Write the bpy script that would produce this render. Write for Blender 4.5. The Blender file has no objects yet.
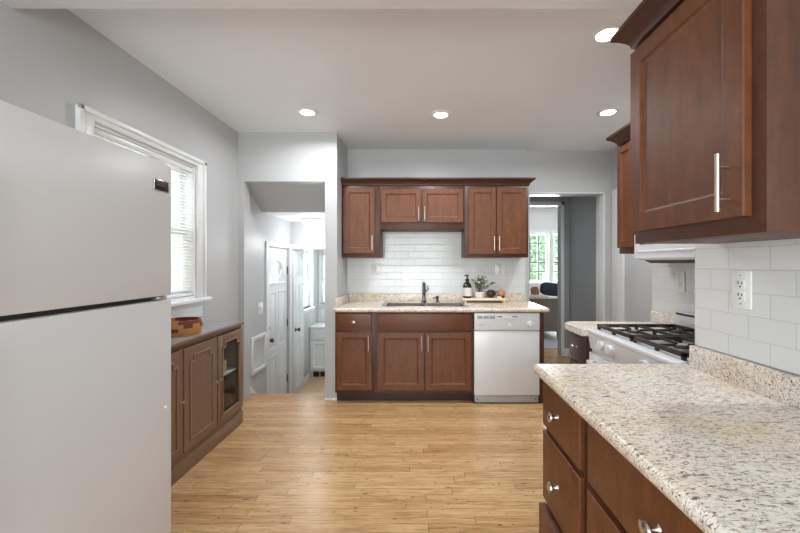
import bpy, bmesh, math, random
from mathutils import Vector, Matrix
R = math.radians
random.seed(7)
C = bpy.context.scene.collection
sc = bpy.context.scene

# ---------------------------------------------------------------- camera
cam_d = bpy.data.cameras.new('camera'); cam = bpy.data.objects.new('camera', cam_d); C.objects.link(cam)
cam.location = (0, 0, 1.32); cam.rotation_euler = (R(90), 0, 0)
cam_d.sensor_width = 36; cam_d.lens = 16.2
cam_d.shift_x = -19/800; cam_d.shift_y = -3/800
cam_d.clip_start = 0.02
sc.camera = cam

# ---------------------------------------------------------------- colour handling, world, daylight
sc.view_settings.view_transform = 'Standard'
sc.view_settings.look = 'None'
sc.view_settings.exposure = 0.8
sc.view_settings.gamma = 1.0
sc.view_settings.use_curve_mapping = False
sc.cycles.use_denoising = True
sc.cycles.max_bounces = 10
sc.cycles.diffuse_bounces = 6
sc.cycles.sample_clamp_indirect = 6
sc.cycles.transparent_max_bounces = 16

world = bpy.data.worlds.new('sky'); sc.world = world; world.use_nodes = True
bg = world.node_tree.nodes['Background']
bg.inputs[0].default_value = (0.93, 0.97, 1.0, 1)
bg.inputs[1].default_value = 1.1

def area(name, loc, direction, sx, sy, power, color=(1, 1, 1), spread=180):
    d = bpy.data.lights.new(name, 'AREA'); d.shape = 'RECTANGLE'; d.size = sx; d.size_y = sy
    d.energy = power; d.color = color; d.spread = R(spread)
    o = bpy.data.objects.new(name, d); C.objects.link(o); o.location = loc
    o.rotation_euler = Vector(direction).to_track_quat('-Z', 'Y').to_euler()
    return o
# daylight entering through the side, living and bathroom windows; the rear one is added fill
area('rear_fill_light', (-0.4, -2.62, 1.35), (0, 1, 0.30), 2.4, 1.9, 78, (0.97, 0.985, 1.0))  # added fill for the whole room, from behind the camera
area('daylight_side_window', (-2.05, 2.37, 1.55), (1, 0, -0.15), 0.95, 1.1, 4.5, (0.90, 0.95, 1.0))
area('daylight_living_window', (3.0, 8.55, 1.5), (0, -1, -0.1), 1.6, 1.2, 150, (0.94, 0.98, 1.0))
area('daylight_bathroom_window', (-2.05, 5.65, 1.05), (1, 0, -0.1), 0.4, 0.9, 26, (0.97, 0.99, 1.0))

# ---------------------------------------------------------------- material helpers
def lin(c):
    out = []
    for v in c:
        v = v/255.0
        out.append(v/12.92 if v <= 0.04045 else ((v+0.055)/1.055)**2.4)
    return (*out, 1.0)
class NT:
    def __init__(s, name):
        s.m = bpy.data.materials.new(name); s.m.use_nodes = True; s.t = s.m.node_tree
        s.b = s.t.nodes['Principled BSDF']; s.out = s.t.nodes['Material Output']
    def n(s, typ, props=None, **inp):
        nd = s.t.nodes.new('ShaderNode'+typ)
        for k, v in (props or {}).items(): setattr(nd, k, v)
        for k, v in inp.items():
            key = int(k[1:]) if k[0] == 'i' and k[1:].isdigit() else k.replace('_', ' ')
            s.set(nd.inputs[key], v)
        return nd
    def set(s, sock, v):
        if isinstance(v, bpy.types.NodeSocket): s.t.links.new(v, sock)
        elif isinstance(v, bpy.types.Node): s.t.links.new(v.outputs[0], sock)
        else: sock.default_value = v
    def math(s, op, a, b=None, c=None):
        nd = s.t.nodes.new('ShaderNodeMath'); nd.operation = op
        for i, v in enumerate((a, b, c)):
            if v is not None: s.set(nd.inputs[i], v)
        return nd.outputs[0]
    def obj(s, scale=(1, 1, 1), rot=(0, 0, 0), loc=(0, 0, 0)):
        tc = s.t.nodes.new('ShaderNodeTexCoord')
        return s.n('Mapping', i0=tc.outputs['Object'], Scale=scale, Rotation=rot, Location=loc).outputs[0]
    def noise(s, vec, scale, detail=4, rough=0.55, dist=0.0):
        nd = s.n('TexNoise', Vector=vec, Scale=scale, Detail=detail, Roughness=rough, Distortion=dist)
        return nd.outputs[0]
    def ramp(s, fac, stops, mode='LINEAR'):
        nd = s.t.nodes.new('ShaderNodeValToRGB'); s.set(nd.inputs[0], fac)
        cr = nd.color_ramp; cr.interpolation = mode
        while len(cr.elements) < len(stops): cr.elements.new(0.5)
        for e, (p, c) in zip(cr.elements, stops): e.position = p; e.color = c
        return nd.outputs[0]
    def mix(s, fac, a, b, mode='MIX'):
        nd = s.t.nodes.new('ShaderNodeMix'); nd.data_type = 'RGBA'; nd.blend_type = mode
        s.set(nd.inputs[0], fac); s.set(nd.inputs[6], a); s.set(nd.inputs[7], b)
        return nd.outputs[2]
    def bump(s, h, strength=0.2, dist=0.01):
        nd = s.n('Bump', Strength=strength, Distance=dist, Height=h)
        s.t.links.new(nd.outputs[0], s.b.inputs['Normal'])
    def fin(s, color=None, rough=None, metal=None, spec=None, coat=None, coat_rough=0.1):
        if color is not None: s.set(s.b.inputs['Base Color'], color)
        if rough is not None: s.set(s.b.inputs['Roughness'], rough)
        if metal is not None: s.b.inputs['Metallic'].default_value = metal
        if spec is not None: s.b.inputs['Specular IOR Level'].default_value = spec
        if coat is not None:
            s.b.inputs['Coat Weight'].default_value = coat; s.b.inputs['Coat Roughness'].default_value = coat_rough
        return s.m

def paint(name, rgb, rough=0.5, var=0.03, scale=3.0, bump=0.03, metal=0.0, spec=0.5):
    t = NT(name); v = t.obj()
    a = t.noise(v, scale, 3)
    c = lin(rgb); lo = tuple(x*(1-var) for x in c[:3])+(1,); hi = tuple(min(1, x*(1+var)) for x in c[:3])+(1,)
    col = t.ramp(a, [(0.3, lo), (0.7, hi)])
    if bump: t.bump(t.noise(v, 140, 2), bump, 0.002)
    return t.fin(col, rough, metal, spec)

def wood(name, dark, mid, light, rough=0.45, axis='Z', coat=0.03, fine=1.0):
    t = NT(name)
    sc_ = {'Z': (16, 16, 2.6), 'X': (2.6, 16, 16), 'Y': (16, 2.6, 16)}[axis]
    v = t.obj(scale=sc_)
    g = t.noise(v, 1.6*fine, 6, 0.6, 0.6)
    f = t.noise(v, 9*fine, 3, 0.6)
    bl = t.noise(t.obj(), 5, 3, 0.6)
    mo = t.noise(t.obj(scale=(1, 1, 0.6)), 34, 3, 0.6)
    base = t.ramp(g, [(0.25, lin(dark)), (0.5, lin(mid)), (0.78, lin(light))])
    base = t.mix(t.math('MULTIPLY', f, 0.35), base, lin(dark))
    base = t.mix(t.math('ADD', t.math('MULTIPLY', bl, 0.4), 0.2), base, lin(mid))
    base = t.mix(t.math('MULTIPLY', t.ramp(mo, [(0.42, (0, 0, 0, 1)), (0.66, (1, 1, 1, 1))]), 0.30), base, lin(dark))
    t.bump(f, 0.05, 0.002)
    return t.fin(base, rough, coat=coat, coat_rough=0.22)

def tile(name, u, bw=0.154, rh=0.0775, off_u=0.0, off_v=0.0, col=(222, 223, 225), mort=(190, 192, 194)):
    t = NT(name)
    tc = t.t.nodes.new('ShaderNodeTexCoord')
    sp = t.n('SeparateXYZ', i0=tc.outputs['Object'])
    uu = t.math('ADD', sp.outputs[u], off_u); vv = t.math('ADD', sp.outputs[2], off_v)
    vec = t.n('CombineXYZ', i0=uu, i1=vv, i2=0.0)
    br = t.n('TexBrick', {'offset': 0.5, 'offset_frequency': 2, 'squash': 1.0}, Vector=vec, Color1=lin(col), Color2=lin(tuple(c-4 for c in col)),
             Mortar=lin(mort), Scale=1.0, Mortar_Size=0.0013, Mortar_Smooth=0.25, Bias=0.0, Brick_Width=bw, Row_Height=rh)
    br2 = t.n('TexBrick', {'offset': 0.5, 'offset_frequency': 2}, Vector=vec, Scale=1.0, Mortar_Size=0.004, Mortar_Smooth=1.0, Brick_Width=bw, Row_Height=rh)
    wav = t.noise(t.obj(), 9, 1)
    h = t.math('ADD', t.math('MULTIPLY', br2.outputs['Fac'], -1.0), t.math('MULTIPLY', wav, 0.5))
    t.bump(h, 0.16, 0.003)
    return t.fin(br.outputs['Color'], t.math('ADD', t.math('MULTIPLY', br.outputs['Fac'], 0.5), 0.16))

def granite(name):
    t = NT(name)
    RZ = (0, 0, R(24))
    big = t.noise(t.obj(), 2.6, 3, 0.5)
    base = t.ramp(big, [(0.38, lin((240, 233, 224))), (0.66, lin((228, 208, 178)))])
    def layer(scale, lo, hi, amt, col, detail=4, rough=0.6, dist=0.8, loc=(0, 0, 0)):
        nonlocal base
        f = t.noise(t.obj(scale=scale, rot=RZ, loc=loc), 1.0, detail, rough, dist)
        base = t.mix(t.ramp(f, [(lo, (0, 0, 0, 1)), (hi, (amt, amt, amt, 1))]), base, lin(col))
    layer((48, 120, 90), 0.48, 0.68, 0.75, (172, 160, 148), 5)
    layer((60, 110, 90), 0.54, 0.66, 0.7, (240, 237, 232), 3, loc=(5, 2, 1))
    layer((70, 230, 160), 0.57, 0.63, 0.88, (100, 86, 76), 4, loc=(1, 7, 3))
    layer((26, 150, 100), 0.615, 0.67, 0.88, (72, 64, 62), 3, 0.5, 0.9, (3, 1, 2))
    layer((120, 170, 150), 0.62, 0.69, 0.8, (112, 84, 66), 2, 0.5, 0.3, (8, 4, 2))
    return t.fin(base, 0.24, spec=0.35)

def plank_floor(name):
    t = NT(name)
    tc = t.t.nodes.new('ShaderNodeTexCoord')
    sp = t.n('SeparateXYZ', i0=tc.outputs['Object']); X = sp.outputs[0]; Y = sp.outputs[1]
    PW = 0.057
    row = t.math('FLOOR', t.math('DIVIDE', Y, PW))
    wn = t.n('TexWhiteNoise', {'noise_dimensions': '1D'}, W=row).outputs[0]
    xo = t.math('ADD', t.math('DIVIDE', X, 0.95), t.math('MULTIPLY', wn, 7.3))
    col = t.math('FLOOR', xo)
    idv = t.n('CombineXYZ', i0=row, i1=col, i2=0.0)
    rnd = t.n('TexWhiteNoise', {'noise_dimensions': '2D'}, Vector=idv)
    rv = rnd.outputs[0]
    vec = t.n('CombineXYZ', i0=t.math('ADD', X, t.math('MULTIPLY', rv, 31.0)), i1=t.math('ADD', Y, t.math('MULTIPLY', wn, 3.0)), i2=t.math('MULTIPLY', rv, 9.0))
    vm = t.n('Mapping', i0=vec.outputs[0], Scale=(2.2, 42, 1)).outputs[0]
    g = t.noise(vm, 1.3, 6, 0.62, 1.2)
    f = t.noise(t.n('Mapping', i0=vec.outputs[0], Scale=(6, 160, 1)).outputs[0], 1.0, 3, 0.6)
    base = t.ramp(g, [(0.30, lin((108, 68, 36))), (0.42, lin((192, 148, 99))), (0.60, lin((220, 184, 138)))])
    tint = t.ramp(rv, [(0.0, lin((152, 108, 66))), (0.35, lin((200, 160, 112))), (0.7, lin((222, 188, 140))), (1.0, lin((170, 126, 82)))])
    base = t.mix(0.42, base, tint)
    base = t.mix(t.math('MULTIPLY', t.ramp(f, [(0.48, (0, 0, 0, 1)), (0.70, (1, 1, 1, 1))]), 0.7), base, lin((122, 78, 42)))
    kn = t.noise(t.n('Mapping', i0=vec.outputs[0], Scale=(26, 60, 1)).outputs[0], 1.0, 1, 0.4)
    base = t.mix(t.ramp(kn, [(0.70, (0, 0, 0, 1)), (0.76, (0.85, 0.85, 0.85, 1))]), base, lin((84, 50, 26)))
    fy = t.math('FRACT', t.math('DIVIDE', Y, PW)); fx = t.math('FRACT', xo)
    gy = t.math('LESS_THAN', fy, 0.045); gx = t.math('LESS_THAN', fx, 0.0035)
    gap = t.math('MAXIMUM', t.math('MULTIPLY', gy, 0.75), gx)
    base = t.mix(t.math('MULTIPLY', gap, 0.75), base, lin((80, 50, 28)))
    t.bump(t.math('ADD', t.math('MULTIPLY', gap, -1.0), t.math('MULTIPLY', f, 0.25)), 0.12, 0.002)
    return t.fin(base, t.math('ADD', t.math('MULTIPLY', f, 0.12), 0.22), spec=0.45)

def glass(name, tint=(0.95, 0.98, 0.97, 1), refl=0.12):
    t = NT(name); nt = t.t
    tr = t.n('BsdfTransparent', Color=tint); gl = t.n('BsdfGlossy', Color=(1, 1, 1, 1), Roughness=0.02)
    lw = t.n('LayerWeight', Blend=0.5)
    v = t.noise(t.obj(), 2.0, 1)
    fac = t.math('MULTIPLY', t.math('ADD', t.math('MULTIPLY', t.math('POWER', lw.outputs['Facing'], 4.0), 0.4), 0.03), t.math('ADD', t.math('MULTIPLY', v, 0.2), 0.9))
    mx = t.n('MixShader', i0=fac, i1=tr.outputs[0], i2=gl.outputs[0])
    nt.links.new(mx.outputs[0], t.out.inputs[0]); nt.nodes.remove(t.b)
    return t.m

def glow(name, color, strength):
    t = NT(name)
    t.b.inputs['Base Color'].default_value = (0.9, 0.9, 0.9, 1)
    t.set(t.b.inputs['Emission Color'], t.ramp(t.noise(t.obj(), 4, 1), [(0.0, color), (1.0, tuple(min(1, c*1.02) for c in color[:3])+(1,))]))
    t.b.inputs['Emission Strength'].default_value = strength
    return t.m

M = {}
M['wall'] = paint('grey_wall_paint', (190, 191, 192), 0.42, 0.02, 2.0, 0.05)
M['wall_hall'] = paint('hall_darker_grey', (160, 162, 166), 0.5, 0.02, 2.0, 0.05)  # darker copy of the wall grey, used in the hall
M['wall_white'] = paint('white_wall_paint', (222, 223, 224), 0.45, 0.015, 2.0, 0.04)
M['ceiling'] = paint('ceiling_paint', (238, 241, 245), 0.6, 0.015, 1.5, 0.05)
M['trim'] = paint('white_trim_paint', (232, 233, 234), 0.3, 0.015, 4, 0.02)
M['door_white'] = paint('white_door_paint', (224, 225, 227), 0.3, 0.015, 4, 0.02)
M['door_grey'] = paint('pale_grey_door_paint', (206, 208, 211), 0.35, 0.015, 4, 0.02)
M['floor'] = plank_floor('oak_strip_floor')
M['landing'] = paint('tan_landing_floor', (206, 178, 140), 0.35, 0.10, 14, 0.05)
M['cherry'] = wood('cherry_wood', (66, 33, 13), (110, 61, 28), (134, 82, 44))
M['cherry_x'] = wood('cherry_wood_level_grain', (66, 33, 13), (110, 61, 28), (134, 82, 44), axis='X')
M['cherry_y'] = wood('cherry_wood_long_grain', (66, 33, 13), (110, 61, 28), (134, 82, 44), axis='Y')
M['cherry_body_shaded'] = wood('shaded_cherry_body_wood', (48, 24, 12), (80, 44, 25), (100, 60, 37))  # darker stain for cabinet bodies, with the face frames' shade put into the tone
M['cherry_crown_shaded'] = wood('shaded_cherry_crown_wood', (44, 22, 12), (72, 39, 23), (92, 54, 33), axis='X')  # shade on the crown put into a darker cherry
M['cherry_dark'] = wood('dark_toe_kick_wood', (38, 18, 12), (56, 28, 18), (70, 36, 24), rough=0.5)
M['espresso'] = wood('espresso_wood', (50, 34, 32), (68, 48, 46), (82, 60, 58), rough=0.4)
M['granite'] = granite('speckled_cream_granite')
M['tile_near'] = tile('white_subway_tile_on_right_wall', 1, off_u=-1.288, off_v=-1.0665)
M['tile_range'] = tile('white_subway_tile_by_range', 1, off_u=0.03, off_v=-1.0665)
M['tile_back'] = tile('white_subway_tile_behind_sink', 0, off_u=0.04, off_v=-1.0665)
M['appliance'] = paint('white_appliance_enamel', (212, 213, 216), 0.32, 0.01, 3, 0.06)
M['appliance_smooth'] = paint('smooth_white_enamel', (220, 221, 224), 0.24, 0.01, 3, 0.0)
M['appliance_grey'] = paint('light_grey_plastic', (168, 170, 173), 0.4, 0.02, 6, 0.0)
M['black'] = paint('black_plastic', (22, 22, 24), 0.4, 0.05, 8, 0.0)
M['gasket'] = paint('dark_grey_gasket', (52, 52, 54), 0.6, 0.05, 8, 0.0)
M['iron'] = paint('cast_iron', (46, 37, 32), 0.5, 0.12, 30, 0.15)
M['chrome'] = paint('brushed_chrome', (205, 203, 200), 0.22, 0.03, 20, 0.0, metal=1.0)
M['nickel'] = paint('satin_nickel', (214, 200, 186), 0.3, 0.03, 20, 0.0, metal=1.0)
M['steel'] = paint('stainless_steel', (196, 194, 190), 0.28, 0.04, 30, 0.02, metal=1.0)
M['bronze'] = paint('dark_bronze', (122, 122, 124), 0.2, 0.06, 20, 0.0, metal=0.9)
M['knob_dark'] = paint('dark_pewter', (70, 70, 72), 0.3, 0.06, 20, 0.0, metal=0.8)
M['plate'] = paint('white_cover_plate', (236, 236, 236), 0.25, 0.01, 4, 0.0)
M['taupe'] = wood('taupe_painted_wood', (118, 93, 74), (130, 104, 83), (138, 113, 91), rough=0.42, coat=0.05)
M['taupe_highlight'] = paint('highlit_taupe_bead', (144, 119, 98), 0.45, 0.06, 30, 0.02)  # highlights along the door beads put into a lighter taupe
M['top_grey'] = paint('grey_sideboard_top', (150, 150, 152), 0.25, 0.04, 8, 0.02)
M['cab_inside'] = paint('grey_cabinet_interior', (186, 188, 190), 0.5, 0.03, 4, 0.0)
M['lead'] = paint('grey_lattice_bar', (120, 124, 124), 0.5, 0.05, 20, 0.0)
M['bowl_steel_shaded'] = paint('shaded_bowl_steel', (104, 98, 90), 0.42, 0.05, 30, 0.02, metal=0.8)  # shade inside the sink bowls put into a darker steel
M['glass'] = glass('clear_glass')
M['lens'] = glow('lamp_lens', (1.0, 0.98, 0.95, 1), 9.0)
M['dome'] = glow('lamp_dome_glass', (1.0, 0.99, 0.97, 1), 1.5)
M['blind'] = paint('white_blind_slat', (236, 236, 232), 0.4, 0.01, 4, 0.0)
M['cream'] = paint('cream_painted_wood', (232, 218, 190), 0.4, 0.04, 20, 0.02)
M['soil'] = paint('dark_potting_soil', (44, 34, 26), 0.9, 0.2, 60, 0.3)
M['pot'] = paint('white_ceramic_pot', (226, 220, 210), 0.4, 0.04, 20, 0.0)
M['leaf'] = paint('sage_leaf', (118, 128, 102), 0.6, 0.25, 40, 0.0)
M['flower'] = paint('pale_blossom', (226, 226, 214), 0.6, 0.04, 20, 0.0)
M['stem'] = paint('plant_stem', (92, 86, 62), 0.7, 0.1, 20, 0.0)
M['amber'] = paint('dark_amber_glass', (46, 34, 18), 0.12, 0.15, 10, 0.0)
M['label_cream'] = paint('pale_paper_label', (226, 218, 212), 0.6, 0.03, 10, 0.0)
M['brown_dark'] = wood('dark_brown_wood', (40, 20, 14), (62, 32, 22), (84, 46, 32), axis='X')
M['wood_tan'] = wood('tan_beech_wood', (150, 104, 64), (188, 138, 92), (206, 160, 112), axis='X')
M['wood_block'] = wood('pale_pine_wood', (190, 158, 118), (212, 182, 142), (226, 200, 162))
M['sofa'] = paint('charcoal_upholstery', (104, 96, 92), 0.9, 0.12, 50, 0.2)
M['navy'] = paint('navy_fabric', (36, 42, 58), 0.85, 0.15, 40, 0.2)
M['brown_fabric'] = paint('brown_fabric', (134, 92, 72), 0.85, 0.15, 40, 0.2)
M['throw'] = paint('pale_woven_throw', (206, 198, 186), 0.9, 0.08, 60, 0.2)
M['rug'] = paint('grey_rug', (176, 176, 180), 0.95, 0.12, 30, 0.3)
M['foliage'] = paint('tree_foliage', (188, 218, 184), 0.8, 0.30, 3.0, 0.2)
M['bark'] = paint('tree_bark', (96, 82, 66), 0.9, 0.2, 20, 0.3)
M['ground_pale'] = paint('glare_paled_ground', (214, 216, 206), 0.95, 0.1, 3, 0.2)  # window glare put into the ground colour, paled to read blown-out white

# ---------------------------------------------------------------- mesh helpers
class MB:
    def __init__(s): s.bm = bmesh.new()
    def merge(s, b, mat=None):
        if mat is not None: bmesh.ops.transform(b, matrix=mat, verts=b.verts)
        me = bpy.data.meshes.new('tmp'); b.to_mesh(me); b.free(); s.bm.from_mesh(me); bpy.data.meshes.remove(me); return s
    def box(s, x0, x1, y0, y1, z0, z1, bev=0.0, seg=2, mat=None):
        b = bmesh.new(); bmesh.ops.create_cube(b, size=1.0)
        for v in b.verts:
            v.co = Vector(((x0+x1)/2+v.co.x*(x1-x0), (y0+y1)/2+v.co.y*(y1-y0), (z0+z1)/2+v.co.z*(z1-z0)))
        if bev > 0:
            bev = min(bev, 0.45*min(abs(x1-x0), abs(y1-y0), abs(z1-z0)))
            bmesh.ops.bevel(b, geom=b.edges[:], offset=bev, segments=seg, affect='EDGES', profile=0.5)
        return s.merge(b, mat)
    def cyl(s, p0, p1, r0, r1=None, n=20, cap=True):
        p0 = Vector(p0); p1 = Vector(p1); r1 = r0 if r1 is None else r1
        b = bmesh.new(); L = (p1-p0).length
        bmesh.ops.create_cone(b, cap_ends=cap, segments=n, radius1=r0, radius2=r1, depth=L)
        q = (p1-p0).to_track_quat('Z', 'Y')
        return s.merge(b, Matrix.Translation((p0+p1)/2) @ q.to_matrix().to_4x4())
    def lathe(s, prof, n=28, mat=None):
        b = bmesh.new(); rings = []
        for r, z in prof:
            if r < 1e-6: rings.append([b.verts.new((0, 0, z))])
            else: rings.append([b.verts.new((r*math.cos(2*math.pi*i/n), r*math.sin(2*math.pi*i/n), z)) for i in range(n)])
        for a, c in zip(rings, rings[1:]):
            for i in range(n):
                j = (i+1) % n
                if len(a) == 1 and len(c) == 1: continue
                if len(a) == 1: b.faces.new((a[0], c[j], c[i]))
                elif len(c) == 1: b.faces.new((a[i], a[j], c[0]))
                else: b.faces.new((a[i], a[j], c[j], c[i]))
        bmesh.ops.recalc_face_normals(b, faces=b.faces)
        return s.merge(b, mat)
    def tube(s, pts, r, n=10, closed=False):
        pts = [Vector(p) for p in pts]; b = bmesh.new(); rings = []
        N = len(pts); up = Vector((0, 0, 1))
        for i, p in enumerate(pts):
            if closed: t = pts[(i+1) % N]-pts[i-1]
            else: t = pts[min(i+1, N-1)]-pts[max(i-1, 0)]
            t.normalize()
            u = t.cross(up)
            if u.length < 0.05: u = t.cross(Vector((1, 0, 0)))
            u.normalize(); w = t.cross(u)
            rr = r[i] if isinstance(r, (list, tuple)) else r
            rings.append([b.verts.new(p+rr*(math.cos(2*math.pi*k/n)*u+math.sin(2*math.pi*k/n)*w)) for k in range(n)])
        rng = range(N) if closed else range(N-1)
        for i in rng:
            a = rings[i]; c = rings[(i+1) % N]
            for k in range(n):
                b.faces.new((a[k], a[(k+1) % n], c[(k+1) % n], c[k]))
        if not closed:
            b.faces.new(rings[0][::-1]); b.faces.new(rings[-1])
        bmesh.ops.recalc_face_normals(b, faces=b.faces)
        return s.merge(b)
    def prism(s, poly, d0, d1, axis='Y', mat=None):
        # poly: list of 2D points; axis of extrusion: 'X' -> (y,z), 'Y' -> (x,z), 'Z' -> (x,y)
        f = {'X': lambda p, d: (d, p[0], p[1]), 'Y': lambda p, d: (p[0], d, p[1]), 'Z': lambda p, d: (p[0], p[1], d)}[axis]
        b = bmesh.new()
        lo = [b.verts.new(f(p, d0)) for p in poly]; hi = [b.verts.new(f(p, d1)) for p in poly]
        n = len(poly)
        b.faces.new(lo); b.faces.new(hi[::-1])
        for i in range(n): b.faces.new((lo[i], hi[i], hi[(i+1) % n], lo[(i+1) % n]))
        bmesh.ops.recalc_face_normals(b, faces=b.faces)
        return s.merge(b, mat)
    def rings(s, x0, x1, z0, z1, prof, back=None, mat=None):
        # nested rectangles facing -Y: prof = [(inset, y)...] from outside in, last ring is capped
        b = bmesh.new(); rs = []
        for i, y in prof:
            rs.append([b.verts.new(c) for c in ((x0+i, y, z0+i), (x1-i, y, z0+i), (x1-i, y, z1-i), (x0+i, y, z1-i))])
        for a, c in zip(rs, rs[1:]):
            for k in range(4): b.faces.new((a[k], a[(k+1) % 4], c[(k+1) % 4], c[k]))
        b.faces.new(rs[-1])
        if back is not None: b.faces.new(rs[0][::-1])
        bmesh.ops.recalc_face_normals(b, faces=b.faces)
        return s.merge(b, mat)
    def frame(s, x0, x1, z0, z1, w, y0, y1, bev=0.003, bottom=True):
        s.box(x0, x0+w, y0, y1, z0, z1, bev); s.box(x1-w, x1, y0, y1, z0, z1, bev)
        s.box(x0+w, x1-w, y0, y1, z1-w, z1, bev)
        if bottom: s.box(x0+w, x1-w, y0, y1, z0, z0+w, bev)
        return s
    def build(s, name, mat, parent=None, loc=None, ang=35):
        me = bpy.data.meshes.new(name)
        s.bm.to_mesh(me); s.bm.free()
        for p in me.polygons: p.use_smooth = True
        try: me.set_sharp_from_angle(angle=R(ang))
        except Exception: pass
        me.materials.append(M[mat] if isinstance(mat, str) else mat)
        o = bpy.data.objects.new(name, me); C.objects.link(o)
        if parent: o.parent = parent
        if loc: o.location = loc
        return o

def tag(o, label=None, cat=None, group=None, kind=None):
    if label: o['label'] = label
    if cat: o['category'] = cat
    if group: o['group'] = group
    if kind: o['kind'] = kind
    return o
def thing(name, label, cat, loc=(0, 0, 0), rz=0.0, group=None, kind=None):
    o = bpy.data.objects.new(name, None); C.objects.link(o); o.empty_display_size = 0.05
    o.location = loc; o.rotation_euler = (0, 0, R(rz))
    return tag(o, label, cat, group, kind)
def struct(o, label=None, cat=None): return tag(o, label, cat, None, 'structure')
def copy_tree(o, parent=None):
    c = o.copy(); C.objects.link(c)
    if parent: c.parent = parent
    for ch in list(o.children): copy_tree(ch, c)
    return c

def wall_grid(us, vs, holes, t0, t1, plane):
    """wall slab in (u,v) with rectangular holes; plane 'X' -> u=Y, v=Z, thickness along X; 'Y' -> u=X, v=Z"""
    u = sorted(set(list(us)+[h[0] for h in holes]+[h[1] for h in holes])); v = sorted(set(list(vs)+[h[2] for h in holes]+[h[3] for h in holes]))
    def solid(i, j):
        if i < 0 or j < 0 or i >= len(u)-1 or j >= len(v)-1: return False
        cu = (u[i]+u[i+1])/2; cv = (v[j]+v[j+1])/2
        return not any(h[0] < cu < h[1] and h[2] < cv < h[3] for h in holes)
    f = (lambda a, b_, t: (t, a, b_)) if plane == 'X' else (lambda a, b_, t: (a, t, b_))
    m = MB(); b = m.bm; cache = {}
    def V(a, b_, t):
        k = (round(a, 5), round(b_, 5), t)
        if k not in cache: cache[k] = b.verts.new(f(a, b_, t))
        return cache[k]
    for i in range(len(u)-1):
        for j in range(len(v)-1):
            if not solid(i, j): continue
            a0, a1, b0, b1 = u[i], u[i+1], v[j], v[j+1]
            for t in (t0, t1): b.faces.new((V(a0, b0, t), V(a1, b0, t), V(a1, b1, t), V(a0, b1, t)))
            for di, dj, p, q in ((-1, 0, (a0, b0), (a0, b1)), (1, 0, (a1, b0), (a1, b1)), (0, -1, (a0, b0), (a1, b0)), (0, 1, (a0, b1), (a1, b1))):
                if not solid(i+di, j+dj): b.faces.new((V(*p, t0), V(*q, t0), V(*q, t1), V(*p, t1)))
    bmesh.ops.recalc_face_normals(b, faces=b.faces)
    return m

# ================================================================ THE SETTING
LX = -1.75; CZ = 2.585; LZ = -0.525         # left wall, ceiling, stair landing level
# floor (kitchen, hall, living room)
m = MB(); m.box(LX-0.15, 2.152, -2.45, 3.66, -0.18, 0.0); m.box(-0.91, 5.2, 3.66, 8.4, -0.18, 0.0); m.box(2.152, 5.2, 2.4, 3.66, -0.18, 0.0)
struct(m.build('floor', 'floor'))
m = MB(); m.box(LX-0.15, -0.79, 3.4, 6.4, LZ-0.1, LZ)
struct(m.build('floor_landing', 'landing'))
# steps going down to the landing
m = MB()
for k in range(2): m.box(LX, -0.91, 3.66+0.24*k, 3.66+0.24*(k+1), LZ, -0.175*(k+1))
struct(m.build('trim_stair_steps', 'floor'))
m = MB(); m.prism([(3.60, 0.10), (3.66, 0.10), (4.10, -0.28), (4.10, -0.36), (3.60, -0.05)], LX, LX+0.014, 'X')
struct(m.build('trim_stair_skirt', 'trim'))
# ceilings
m = MB(); m.box(LX-0.15, 5.2, 1.55, 8.4, CZ, CZ+0.12); struct(m.build('ceiling', 'ceiling'))
m = MB(); m.box(LX-0.15, 2.3, -2.45, 1.55, 2.415, CZ+0.12, 0.004); struct(m.build('ceiling_lower', 'ceiling'))
# walls
WX = 1.115          # right wall beside the camera
m = wall_grid((-2.45, 6.40), (LZ-0.1, CZ), [(1.92, 2.82, 1.05, 2.08), (4.16, 4.86, LZ, 1.52), (5.435, 5.865, 0.62, 1.53)], LX-0.15, LX, 'X')
struct(m.build('wall_left', 'wall'))
m = wall_grid((LX, -0.793), (0, CZ), [(-1.690, -0.909, -0.01, 2.113)], 3.48, 3.60, 'Y')
struct(m.build('wall_stair', 'wall'))
m = MB(); m.box(-0.91, -0.793, 3.60, 6.25, LZ, CZ); struct(m.build('wall_partition', 'wall'))
m = MB(); m.box(-0.793, 1.184, 3.99, 4.21, 0, CZ); m.box(1.184, 1.24, 4.04, 4.21, 0, CZ); m.box(1.24, 2.083, 4.04, 4.21, 2.117, CZ); m.box(2.083, 2.152, 4.04, 4.21, 0, CZ)
struct(m.build('wall_back', 'wall'))
m = MB(); m.box(2.152, 2.30, 2.45, 5.13, 0, CZ); m.box(1.67, 2.152, 2.42, 2.57, 0, CZ); m.box(1.67, 1.80, 1.445, 2.42, 0, CZ)
m.box(WX, 1.80, -2.45, 1.445, 0, 2.43)
struct(m.build('wall_right', 'wall'))
m = wall_grid((LX-0.15, 1.80), (0, 2.43), [(-1.6, 0.8, 0.4, 2.3)], -2.45, -2.30, 'Y'); struct(m.build('wall_rear', 'wall'))
# stair head: sloping soffit, low ceiling and the end wall with the bathroom doorway
m = MB(); m.prism([(3.60, 2.113), (4.01, 1.892), (4.01, 2.05), (3.60, 2.3)], LX, -0.91, 'X'); struct(m.build('ceiling_stair_slope', 'wall'))
m = MB(); m.box(LX, -0.91, 4.01, 6.25, 1.892, 2.0); struct(m.build('ceiling_landing', 'ceiling'))
m = wall_grid((LX, -0.91), (LZ, 1.892), [(-1.735, -1.02, LZ-0.01, 1.515)], 4.92, 5.02, 'Y'); struct(m.build('wall_landing_end', 'wall'))
m = wall_grid((LX-0.15, -0.91), (LZ, 1.892), [(-1.712, -1.15, 0.62, 1.49)], 6.25, 6.40, 'Y'); struct(m.build('wall_bathroom_end', 'wall_white'))
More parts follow.
